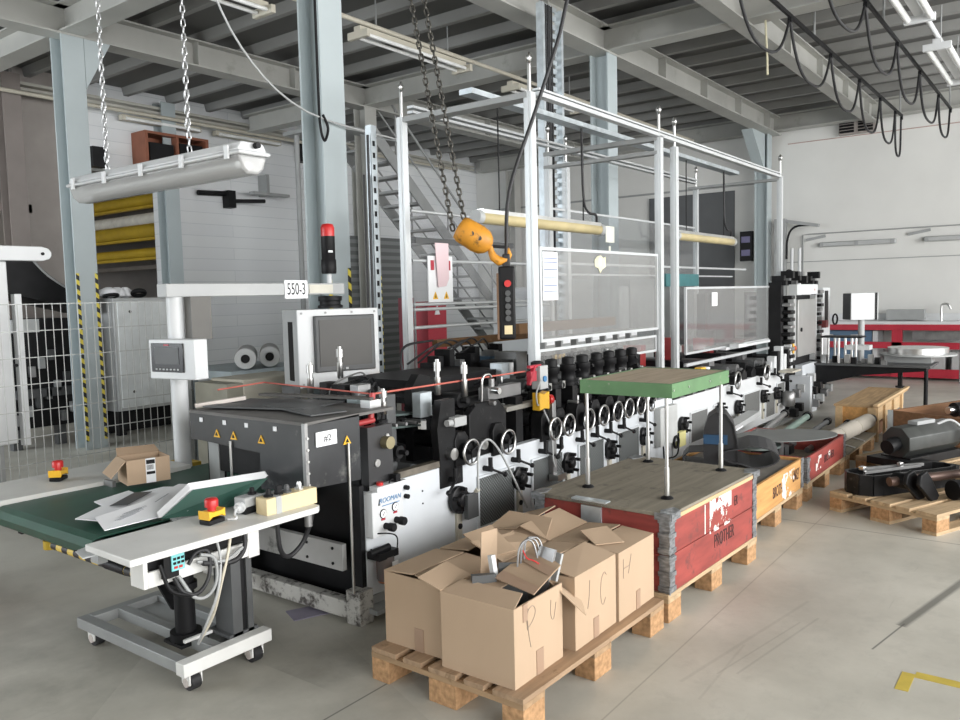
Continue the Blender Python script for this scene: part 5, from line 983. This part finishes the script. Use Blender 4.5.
tN = carton(3.205,2.03,3.575,2.40,h,'cardboard box with raised flaps at the far rear of the foreground pallet',
  [((3.205,2.03,zt),(3.575,2.03,zt),(3.575,2.2,zt+.05),(3.205,2.2,zt+.045)),((3.575,2.40,zt),(3.205,2.40,zt),(3.205,2.22,zt+.03),(3.575,2.22,zt+.06)),((3.205,2.40,zt),(3.205,2.05,zt),(3.35,2.1,zt+.065),(3.35,2.36,zt+.065))], [])
# steel parts in the open box
for i, (p0, p1, w, hh, mt, lab) in enumerate(((( 2.62,1.90,.30),(2.64,1.96,.56),.02,.03,WHITE,'white bar standing in the open PU box'),((2.68,1.80,.25),(2.80,1.78,.58),.09,.012,STEELD,'grey flat plate leaning in the open PU box'),((2.71,1.77,.25),(2.82,1.745,.56),.06,.012,LGREY,'pale flat plate at the edge of the open PU box'),((2.64,1.85,.25),(2.71,1.90,.52),.12,.03,DGREY,'dark metal piece deep in the open PU box'),((2.54,1.92,.25),(2.57,1.95,.50),.10,.05,DGREY,'dark block behind the torn flap in the open PU box'))):
    MB().bar(p0, p1, w, hh).build('steel_part', mt, label=lab, cat='metal part', group='steel parts in the open box')
for i in range(3):
    x = 2.74+.025*i; MB().tube([(x-.06,1.86,.45),(x-.04,1.86,.58+.01*i),(x,1.85,.615),(x+.03,1.83,.59),(x+.03,1.80,.47)], .0045).build('bent_rod', STEELD, label=['first bent bright rod arching out of the open PU box','second bent bright rod arching out of the open PU box','last bent bright rod by the pale plate in the open PU box'][i], cat='rod', group='bent rods in the open box')
MB().tube([(2.70,1.84,.585),(2.70,1.82,.555),(2.715,1.80,.545),(2.73,1.78,.53)], .003).build('wire', REDB, label='thin red wire over the torn flap of the open PU box', cat='wire')
# --- crates made of pallet collars
def collar(t, L, W, z0, z1, mat, px='x', tk=.022):
    n = 1 if z1-z0 < .3 else 2; dz = (z1-z0)/n
    for i in range(n):
        a, b = z0+i*dz+.002, z0+(i+1)*dz-.002
        MB().box(-L/2,-W/2,a,L/2,-W/2+tk,b).build('front_board', mat, t, .003); MB().box(-L/2,W/2-tk,a,L/2,W/2,b).build('rear_board', mat, t, .003)
        MB().box(-L/2,-W/2+tk,a,-L/2+tk,W/2-tk,b).build('end_board', mat, t, .003); MB().box(L/2-tk,-W/2+tk,a,L/2,W/2-tk,b).build('end_board', mat, t, .003)
        for sx in (-1, 1):
            for sy in (-1, 1):
                m = MB(); x, y = sx*L/2, sy*W/2
                m.box(x-.002*sx,y-sy*.055,a,x+.003*sx,y+.0038*sy,b).box(x-sx*.055,y-.002*sy,a,x-.0021*sx,y+.003*sy,b)
                for q in range(3): zz = a+.02+q*(b-a-.04)/2; m.cyl((x,y,zz-.025),(x,y,zz+.025),.006,n=8); m.bar((x+.005*sx,y-sy*.06,zz),(x+.005*sx,y,zz),.006,.025).bar((x-sx*.06,y+.005*sy,zz),(x,y+.005*sy,zz),.006,.025)
                m.build('hinge_strap', STRAPM, t)
yaw = math.radians(-2)
pallet('pallet under the tall red crate', 4.24, 1.985, yaw, 1.2, (PALL, PALLY))
t = thing('red_crate', 'tall worn red crate of two collars with grimy plywood lid', 'crate', (4.24,1.985,.144), 'collar crates along the press line', True, yaw)
collar(t, 1.17, .80, 0, .39, REDW)
MB().box(-.60,-.41,.39,.60,.41,.41).build('lid', OLDWOOD, t, .003); MB().box(-.60,-.415,.375,.60,-.405,.395).build('lid_edge', NEWW, t)
for sx in (-1,1):
    for sy in (-1,1): MB().prism([(sx*.60,sy*.42),(sx*.50,sy*.42),(sx*.47,sy*.37),(sx*.56,sy*.34),(sx*.605,sy*.36)], 'z', .405, .413).box(sx*.608,sy*.415,.375,sx*.602,sy*.33,.41).box(sx*.6015,sy*.420,.375,sx*.5,sy*.4155,.41).build('lid_corner', STRAPM, t)
MB().box(-.60,-.02,.20,-.586,.10,.385).box(-.60,-.05,.395,-.55,.16,.416).build('end_strap', GALV, t)
MB().box(-.10,-.4018,.185,.20,-.4002,.375).build('ripped_label', RIP1, t); MB().box(-.165,-.4012,.20,-.155,-.40,.36).build('white_strip', RIPPED, t)
text(t, 'PROTHER', (.10,-.4015,.125), .105, FACE_Y, INK, sx=.62); text(t, 'ER', (.27,-.4015,.29), .08, FACE_Y, INK, sx=.6)
# green rimmed stand on the crate
t = thing('display_stand', 'green-rimmed wooden board on four thin legs standing on the red crate', 'stand', (4.3,1.97,.555))
MB().box(3.90,1.71,1.15,4.70,2.225,1.163).build('board', wood('stand_plywood',(.43,.35,.26),'x',.15), t); MB().box(3.885,1.695,1.09,4.715,1.71,1.165).box(3.885,2.225,1.09,4.715,2.24,1.165).box(3.885,1.7101,1.09,3.90,2.2249,1.165).box(4.70,1.7101,1.09,4.715,2.2249,1.165).build('rim', GREEN, t)
for x, y in ((3.905,1.735),(4.69,1.735),(3.912,2.213),(4.70,2.217)):
    l = MB().cyl((x,y,.56),(x,y,1.155),.010,n=10).cyl((x,y,.56),(x,y,.72),.014,n=10).build('leg', CHROME, t); MB().lathe([(.035,0),(.03,.008),(.014,.016)], (x,y,.5555), n=14).build('foot', BLACK, l)
m = MB(); [m.cyl((x,1.695,1.13),(x,1.69,1.13),.006,n=8) for x in (3.9,4.1,4.4,4.7)]; m.build('screw', CHROME, t)
# orange crate and red crate
pallet('pallet under the low orange-brown crate', 5.62, 2.07, 0, 1.2, (PALL, PALLY))
t = thing('orange_crate', 'low orange-brown crate with torn white label and dark stencils', 'crate', (5.62,2.07,.144), 'collar crates along the press line', True, 0)
collar(t, 1.2, .8, 0, .225, ORW); MB().box(-.58,-.38,.19,.58,.38,.20).build('grey_sheet', M('dirty_grey_board',(.20,.185,.165),.8,0,.2,5), t)
MB().box(.08,-.4018,.005,.38,-.4002,.19).build('ripped_label', RIP2, t); text(t, 'BROTH', (-.02,-.4015,.10), .11, FACE_Y, INK, sx=.6); text(t, 'UNKEY', (.42,-.4015,.125), .12, FACE_Y, INK, sx=.45)
pallet('pallet under the low red crate with rollers', 6.95, 2.07, 0, 1.2, (PALL, PALLY))
t = thing('red_crate', 'low red crate with small white marks beyond the orange-brown one', 'crate', (6.95,2.07,.144), 'collar crates along the press line', True, 0)
collar(t, 1.2, .8, 0, .20, REDW); MB().box(-.36,-.4018,.05,-.2,-.4002,.16).build('white_mark', RIP2, t); MB().box(-.02,-.4018,.09,.08,-.4002,.15).build('white_mark', RIP2, t); text(t, 'BROTHER', (.05,-.4015,.10), .09, FACE_Y, INK, sx=.8)
MB().box(-.57,-.37,.005,.57,.37,.03).build('bottom', OLDWOOD, t)
# rubber blankets on the orange crate
vr = math.radians(-70)
t = thing('rubber_blanket', 'black rubber blanket curled upright with a blue band on the orange crate', 'rubber sheet', (5.72,2.12,.345), None, True, vr)
pts = [(-.115,.0),(-.118,.15),(-.112,.28),(-.085,.36),(-.03,.40),(.04,.385),(.09,.31),(.115,.19),(.122,.06),(.118,.0)]
MB().strip(pts, .008, .0, .26).build('sheet', RUBBER, t); MB().prism(pts, 'y', .012, .02).build('inner_fold', RUBBER, t)
m = MB().box(-.121,-.004,.165,.05,.0118,.235); m.build('blue_band', M('navy_band',(.015,.06,.13),.5), t)
MB().strip([(-.26,.02),(-.27,.06),(-.23,.10),(-.12,.11)], .01, .0, .24).strip([(-.26,.02),(-.1,.006),(.1,.006)], .008, -.05, .24).build('tail', RUBBER, t)
t = thing('rubber_blanket', 'grey-black blanket folded into a flat loop on the orange crate', 'rubber sheet', (5.80,1.93,.345), None, True, vr)
lp_ = [(.26*math.cos(a)*.78, .085+.078*math.sin(a)*(1.0 if math.cos(a) > 0 else .75)) for a in [PI*.98-i*PI*1.96/20 for i in range(21)]]
MB().strip(lp_, .009, -.05, .42).build('sheet', M('grey_black_blanket',(.04,.04,.043),.5), t)
MB().prism([(6.78+.46*math.cos(q*PI/24)*.64+.30*math.sin(q*PI/24)*.85, 1.96-.46*math.cos(q*PI/24)*.72+.30*math.sin(q*PI/24)*.45) for q in range(48)], 'z', .425, .431).build('round_sheet', DISCG, label='thin round grey sheet lying over the low red crate', cat='disc')
MB().cyl((6.6,2.2,.352),(6.6,2.2,.368),.25,n=32).build('round_sheet', M('green_grey_sheet',(.13,.16,.15),.6), label='darker green-grey round sheet under the big round sheet', cat='disc')
# shafts and tools in and beyond the red crate
sp = [((6.5,2.4,.25),(7.9,2.75,.30),.022,BLACKM,'black shaft lying against the press beyond the red crate'),((7.1,2.38,.26),(8.6,2.5,.33),.028,STEELD,'steel shaft with black end beyond the red crate'),((7.2,2.25,.25),(8.7,2.3,.30),.032,M('green_grey_shaft',(.16,.22,.19),.5),'green-grey shaft beyond the red crate'),((7.3,2.1,.22),(8.7,2.1,.26),.025,DGREY,'dark shaft in the middle of the bundle beyond the red crate'),((7.4,1.95,.2),(8.8,1.93,.24),.025,STEELD,'steel shaft next to the wrapped roller')]
for a, b, r, mt, lab in sp:
    t = thing('shaft', lab, 'shaft', ((a[0]+b[0])/2,(a[1]+b[1])/2,min(a[2],b[2])-r), 'shafts lying beyond the red crate')
    MB().cyl(a, b, r, n=14).build('rod', mt, t); d = (Vector(b)-Vector(a)).normalized(); MB().cyl(Vector(b), Vector(b)+d*.06, r*1.5, n=14).build('end_ring', BLACK, t)
MB().bar((6.9,2.55,.38),(8.3,2.72,.36),.12,.05).build('grey_beam', LGREY, label='pale grey beam lying along the press foot', cat='beam'); MB().obox((7.2,2.62,.36),(.5,.2,.012),(0,0,.1)).build('sheet_metal', PAPER, label='white plate lying by the press foot beyond the crates', cat='plate')
pallet('pallet with grimy plywood top under the wrapped roller', 8.2, 2.07, 0, 1.2, (PALL, PALLY))
MB().box(7.62,1.66,.144,8.85,2.62,.16).build('plywood_board', OLDWOOD, label='grimy plywood board on the pallet below the wrapped roller', cat='board')
t = thing('wrapped_roller', 'pale paper-wrapped roller with black shaft end on the plywood board', 'roller', (8.3,1.82,.16))
MB().cyl((7.62,1.86,.24),(8.95,1.76,.26),.075,n=24).build('wrapped_barrel', M('wrapping_paper',(.48,.44,.38),.8,0,.08,5), t); MB().cyl((8.95,1.76,.26),(9.1,1.75,.262),.03).cyl((9.03,1.755,.261),(9.09,1.75,.262),.05).build('shaft_end', BLACK, t)
[MB().ring((x,1.86-.075*(x-7.62),.24+.015*(x-7.62)),(1.33,-.1,.02),.077,.004,24,5).build('string', BEIGE, t) for x in (8.0,8.5)]
m = MB(); [m.tube([(x,1.66,.165),(x+.12,1.80,.168),(x+.2,2.0,.17)], .006) for x in (7.9,8.3)]; m.build('strap', PAPER, label='pale straps over the plywood board below the wrapped roller', cat='strap')
for i in range(5): MB().box(6.6+.16*i,2.05,.175,6.72+.16*i,2.2+.04*(i%3),(.25,.35,.424,.27,.25)[i]).build('machine_piece', (DGREY,BLACKM,STEELD)[i%3], label=['small dark piece in the low red crate nearest the orange one','black worn piece second in the low red crate','steel piece in the middle of the low red crate','dark piece fourth in the low red crate','black worn piece at the far end of the low red crate'][i], cat='metal part', group='pieces in the low red crate')
# slatted pine crate
t = thing('slatted_crate', 'long new pine crate with battens at the end of the pallet row', 'crate', (10.0,1.9,0))
m = MB(); m.box(9.15,1.74,.20,10.85,1.76,.37).box(9.15,2.10,.05,10.85,2.12,.37); m.build('side_boards', NEWW, t); MB().box(9.15,1.76,.12,9.18,2.12,.37).build('end_board', ORW, t); MB().box(9.14,1.70,.37,10.9,2.14,.39).build('lid', wood('lid_wood',(.42,.28,.15),'x'), t)
for x in (9.2,9.6,10.1,10.6): MB().box(x,1.715,0,x+.07,1.74,.385).build('batten', NEWW, t)
MB().box(9.1,1.70,.39,11.0,1.74,.41).build('top_batten', NEWW, t); MB().box(9.13,1.72,.05,9.15,1.8,.37).box(9.13,2.05,.05,9.15,2.12,.37).build('end_post', NEWW, t); MB().box(9.2,1.8,0,10.8,2.08,.12).build('base', BRW, t)
# brown bin with rollers behind the right pallet
t = thing('brown_crate', 'dark brown collar crate turned sideways behind the black machine parts', 'crate', (9.2,.75,0), None, True, -.42)
MB().box(-.75,-.5,.12,-.73,.5,.42).box(.73,-.5,.12,.75,.5,.42).box(-.75,-.5,.12,.75,-.48,.42).box(-.75,.48,.12,.75,.5,.42).build('boards', BRW, t); MB().box(-.75,-.5,.10,.75,.5,.12).build('bottom', BRW, t)
for x in (-.7,0,.6): MB().box(x,-.5,0,x+.1,.5,.1).build('skid', BRW, t)
for sy in (-.5, .49): MB().box(-.765,sy-.02,.12,-.74,sy+.03,.42).build('hinge_strap', GALV, t)
for i, (a, b, r, lab) in enumerate((((9.0,1.0,.42),(9.6,.55,.44),.07,'black roller lying across the dark brown crate'),((9.1,.6,.36),(9.7,.4,.40),.09,'second black roller at the right in the dark brown crate'))):
    t = thing('black_roller', lab, 'roller', ((a[0]+b[0])/2,(a[1]+b[1])/2,.3), 'rollers in the dark brown crate'); MB().cyl(a, b, r, n=18).build('barrel', BLACK, t); MB().cyl(a, Vector(a)+(Vector(a)-Vector(b))*.1, r*.5).build('shaft_end', CHROME, t)
t = thing('valve_fitting', 'bright metal fitting standing upright on the dark brown crate', 'fitting', (9.15,.78,.34)); MB().lathe([(.05,0),(.05,.06),(.03,.07),(.03,.2),(.05,.21),(.05,.26),(.02,.3)], (9.15,.78,.34), n=14).build('body', CHROME, t); MB().cyl((9.1,.72,.55),(9.2,.85,.55),.03).build('cross_pipe', BLACK, t)
MB().box(8.35,.45,.12,8.6,.6,.42).build('striped_post', stripes('red_white_stripes',(.72,.70,.66),(.50,.10,.08),(0,0,1),.12), label='red and white striped end piece at the right edge behind the parts', cat='post')
# right pallets and black press parts
pr = math.radians(-23)
pallet('pale wooden pallet carrying black press parts at the right edge', 6.60, .87, pr, 1.2, (PALL, PALLY), runner=True)
pallet('pallet half hidden behind the black press parts', 8.05, 1.0, pr, 1.2, (PALL, PALLY), runner=True)
def tf(x, y, z):
    return Vector((6.55 + x*math.cos(pr) - y*math.sin(pr), .93 + x*math.sin(pr) + y*math.cos(pr), z))
t = thing('press_trough', 'long black curved press guard with a rounded end on the right pallet', 'machine part', (6.60,.87,.144), 'black press parts on the right pallet', True, pr)
pts = [(-.50+.0,.30)]
out = [(-.47,.36),(-.53,.30),(-.54,.20),(-.50,.12),(-.42,.10),(.2,-.02),(.30,.0),(.32,.08),(.28,.16),(.0,.24),(-.3,.34)]
MB().prism([(x, y) for x, y in out], 'z', .0, .03).build('floor_plate', BLACK, t)
for i in range(len(out)):
    a, b = out[i], out[(i+1)%len(out)]; MB().bar((a[0],a[1],.075),(b[0],b[1],.075),.02,.15).build('wall_plate', BLACKM, t)
MB().bar((-.46,.22,.15),(.0,.08,.17),.02,.02).bar((-.42,.28,.16),(.1,.12,.16),.02,.02).build('rail', STEELD, t); MB().obox((-.42,.26,.17),(.04,.04,.03)).obox((-.12,.16,.18),(.04,.03,.03)).build('bright_fitting', CHROME, t, .004)
t = thing('press_shaft', 'brown-black steel shaft with clamped arms on the right pallet', 'machine part', (6.4,.7,.144), 'black press parts on the right pallet', True, pr)
t.location = (6.60,.87,.144)
MB().cyl((-.50,.0,.13),(.25,-.26,.16),.032,n=18).build('shaft', M('rusty_shaft',(.13,.085,.07),.4,.5,.2,10), t)
for x, y, k in ((-.44,-.06,0),(-.40,-.10,1)):
    MB().prism([(x-.03,.20),(x+.04,.22),(x+.09,.17),(x+.19,.03),(x+.17,.0),(x+.10,.0),(x-.05,.13)], 'y', y-.06-.03*k, y-.03-.03*k).build('clamp_arm', BLACKM, t, .006)
MB().cyl((-.40,-.12,.13),(-.40,.02,.13),.055,n=18).build('clamp_ring', BLACK, t)
t = thing('press_bracket', 'black forked press bracket with bright faces at the right edge of the pallet', 'machine part', (6.60,.87,.144), 'black press parts on the right pallet', True, pr)
MB().prism([(-.08,0),(.02,0),(.05,.10),(.05,.26),(.0,.30),(-.06,.27),(-.10,.1)], 'y', -.38, -.30).build('fork', BLACKM, t, .008); MB().prism([(-.02,.02),(.05,.02),(.07,.12),(.03,.16),(-.02,.10)], 'y', -.395, -.38).build('bright_face', CHROME, t)
MB().cyl((-.16,-.25,.07),(-.05,-.28,.07),.07,n=20).build('boss', BLACK, t); MB().cyl((-.0,-.39,.22),(.0,-.29,.22),.045,n=18).build('eye_ring', STEELD, t); MB().cyl((.05,-.25,.12),(.35,-.1,.12),.05).build('stub', BLACK, t)
m7 = thing('electric_motor', 'grey octagonal electric motor with cable lying behind the black press guard', 'motor', (7.74,1.10,.144), None, True, pr)
oc = [(math.cos(PI/8+q*PI/4)*.14, .27+math.sin(PI/8+q*PI/4)*.14) for q in range(8)]
MB().prism([(a*.95,b-.085) for a,b in oc], 'x', -.36, .40).build('housing', M('dark_motor_grey',(.05,.053,.05),.45,.3,.25,8), m7, .006); MB().box(-.12,-.04,.30,.14,.05,.345).build('terminal_box', GREY, m7, .006); MB().cyl((-.36,0,.18),(-.48,0,.16),.06,n=18).build('flange', BLACK, m7); MB().box(-.36,-.13,0,.4,.13,.07).build('cradle', BLACKM, m7)
MB().tube([(.14,-.05,.30),(.26,-.1,.33),(.36,-.15,.24),(.36,-.17,.08)], .012).build('cable', LGREY, m7)
t = thing('press_plate', 'flat black press frame lying under the electric motor', 'machine part', (7.45,1.05,.144), 'black press parts on the right pallet', True, pr)
MB().box(-.2,-.3,.03,.0,.35,.06).box(.0,-.3,.0,.02,.35,.06).box(-.22,-.3,.0,-.2,.35,.06).build('frame', BLACK, t)
t = thing('gear_housing', 'black gear housing with bright shaft flange at the right edge behind the pallet', 'machine part', (7.2,.45,0)); MB().lathe([(.10,0),(.16,.04),(.16,.28),(.1,.34)], (7.25,.48,.0), n=20).cyl((7.25,.48,.30),(6.95,.40,.34),.09,n=16).build('housing', BLACKM, t); MB().cyl((6.95,.40,.34),(6.90,.385,.345),.07,n=16).build('flange', CHROME, t)
# floor tape
MB().box(3.53,.53,0,3.71,.58,.0015).box(3.68,.0,0,3.74,.5299,.0012).build('floor_tape', TAPEY, label='yellow corner of floor marking tape at the lower right', cat='floor tape')
# ------------------------------------------------------------------ red bench at the end wall
t = thing('workbench', 'long red-framed workbench with white top along the end wall', 'workbench', (15.9,2,0))
MB().box(15.55,-.6,.97,16.25,4.4,1.02).build('white_top', WHITE, t); MB().box(15.53,-.6,.87,15.6,4.4,.97).build('front_rail', RED, t); MB().box(15.55,-.6,.55,15.62,4.4,.66).build('lower_rail', RED, t); MB().box(15.6,-.6,.05,15.66,4.4,.20).build('plinth', RED, t)
for y in (2.62, .6, 4.2): MB().box(15.55,y-.08,.05,15.65,y+.08,.87).build('leg', RED, t)
MB().box(16.2,-.6,1.02,16.29,4.4,1.14).build('splashback', WHITE, t); MB().box(15.7,1.6,.7,16.2,2.4,.95).build('sink', STEELD, t)
MB().tube([(16.0,2.0,1.02),(16.0,2.0,1.26),(16.0,1.96,1.31),(16.0,1.90,1.30),(16.0,1.86,1.22)], .02).build('faucet', CHROME, t)
t = thing('blue_cabinet', 'blue steel cabinet under the left part of the red workbench', 'cabinet', (15.95,3.6,.2)); MB().box(15.72,3.05,.20,16.2,4.15,.85).build('body', BLUE, t); MB().box(15.70,2.95,.20,16.2,3.03,.85).build('side', WHITE, t); m = MB(); [m.box(15.71,y,.76,15.72,y+.2,.78) for y in (3.2,3.7)]; m.build('handle', LGREY, t)
MB().box(15.9,2.25,1.04,16.1,2.85,1.22).build('grey_box', GREY, label='low grey box on the white bench top beside the faucet', cat='box')
for i, (y0, y1) in enumerate(((1.9,2.6),(1.2,1.8))): MB().box(15.75,y0,.1,16.2,y1,.5).build('white_bin', LGREY, label=['pale bin below the workbench left of the red leg','pale bin below the workbench at the right edge'][i], cat='bin', group='bins below the workbench')
MB().cyl((15.3,1.62,.0),(15.3,1.62,.95),.02).build('steel_post', GREY, label='grey post in front of the workbench at the right', cat='post')
# ================================================================== LIGHT AND CAMERA
wd = bpy.data.worlds.new('daylight'); SC.world = wd; wd.use_nodes = True; wn = wd.node_tree
bg = wn.nodes['Background']; bg.inputs[0].default_value = (.94,.97,1.0,1)
tc = nd(wn, 'ShaderNodeTexCoord'); sx_ = nd(wn, 'ShaderNodeSeparateXYZ'); wn.links.new(tc.outputs['Generated'], sx_.inputs[0])
mr = nd(wn, 'ShaderNodeMapRange'); mr.inputs[1].default_value = -.9; mr.inputs[2].default_value = .5; mr.inputs[3].default_value = 3.3; mr.inputs[4].default_value = 1.5     # brighter open sky towards the yard side
wn.links.new(sx_.outputs[1], mr.inputs[0]); wn.links.new(mr.outputs[0], bg.inputs[1])
def area(n, loc, rot, sx, sy, e, col):
    l = bpy.data.lights.new(n, 'AREA'); l.shape = 'RECTANGLE'; l.size = sx; l.size_y = sy; l.energy = e; l.color = col
    o = bpy.data.objects.new(n, l); COL.objects.link(o); o.location = loc; o.rotation_euler = rot; return o
area('window_daylight', (5,-6.8,3.0), (math.radians(-75)+PI,0,0), 17, 3.6, 1450, (1,.98,.95))
area('side_fill_light', (-3.7,9.5,2.8), (0,math.radians(-90),0), 3.4, 5.5, 420, (.90,.96,1.0))  # added fill light out of view, brightens the rear wall
cam = bpy.data.cameras.new('camera'); co = bpy.data.objects.new('camera', cam); COL.objects.link(co); SC.camera = co
YAW, PITCH, ROLL = .64694, .08008, -.02385
fw = Vector((math.cos(PITCH)*math.cos(YAW), math.cos(PITCH)*math.sin(YAW), -math.sin(PITCH))); r0 = Vector((math.sin(YAW), -math.cos(YAW), 0)); u0 = r0.cross(fw)
r = r0*math.cos(ROLL) + u0*math.sin(ROLL); u = u0*math.cos(ROLL) - r0*math.sin(ROLL)
m4 = Matrix(((r.x,u.x,-fw.x,0),(r.y,u.y,-fw.y,0),(r.z,u.z,-fw.z,1.645),(0,0,0,1))); co.matrix_world = m4
cam.sensor_width = 36; cam.lens = 802.5/960*36; cam.clip_start = .05
SC.view_settings.view_transform = 'Standard'; SC.view_settings.look = 'None'; SC.view_settings.exposure = 0; SC.view_settings.gamma = 1; SC.view_settings.use_curve_mapping = False
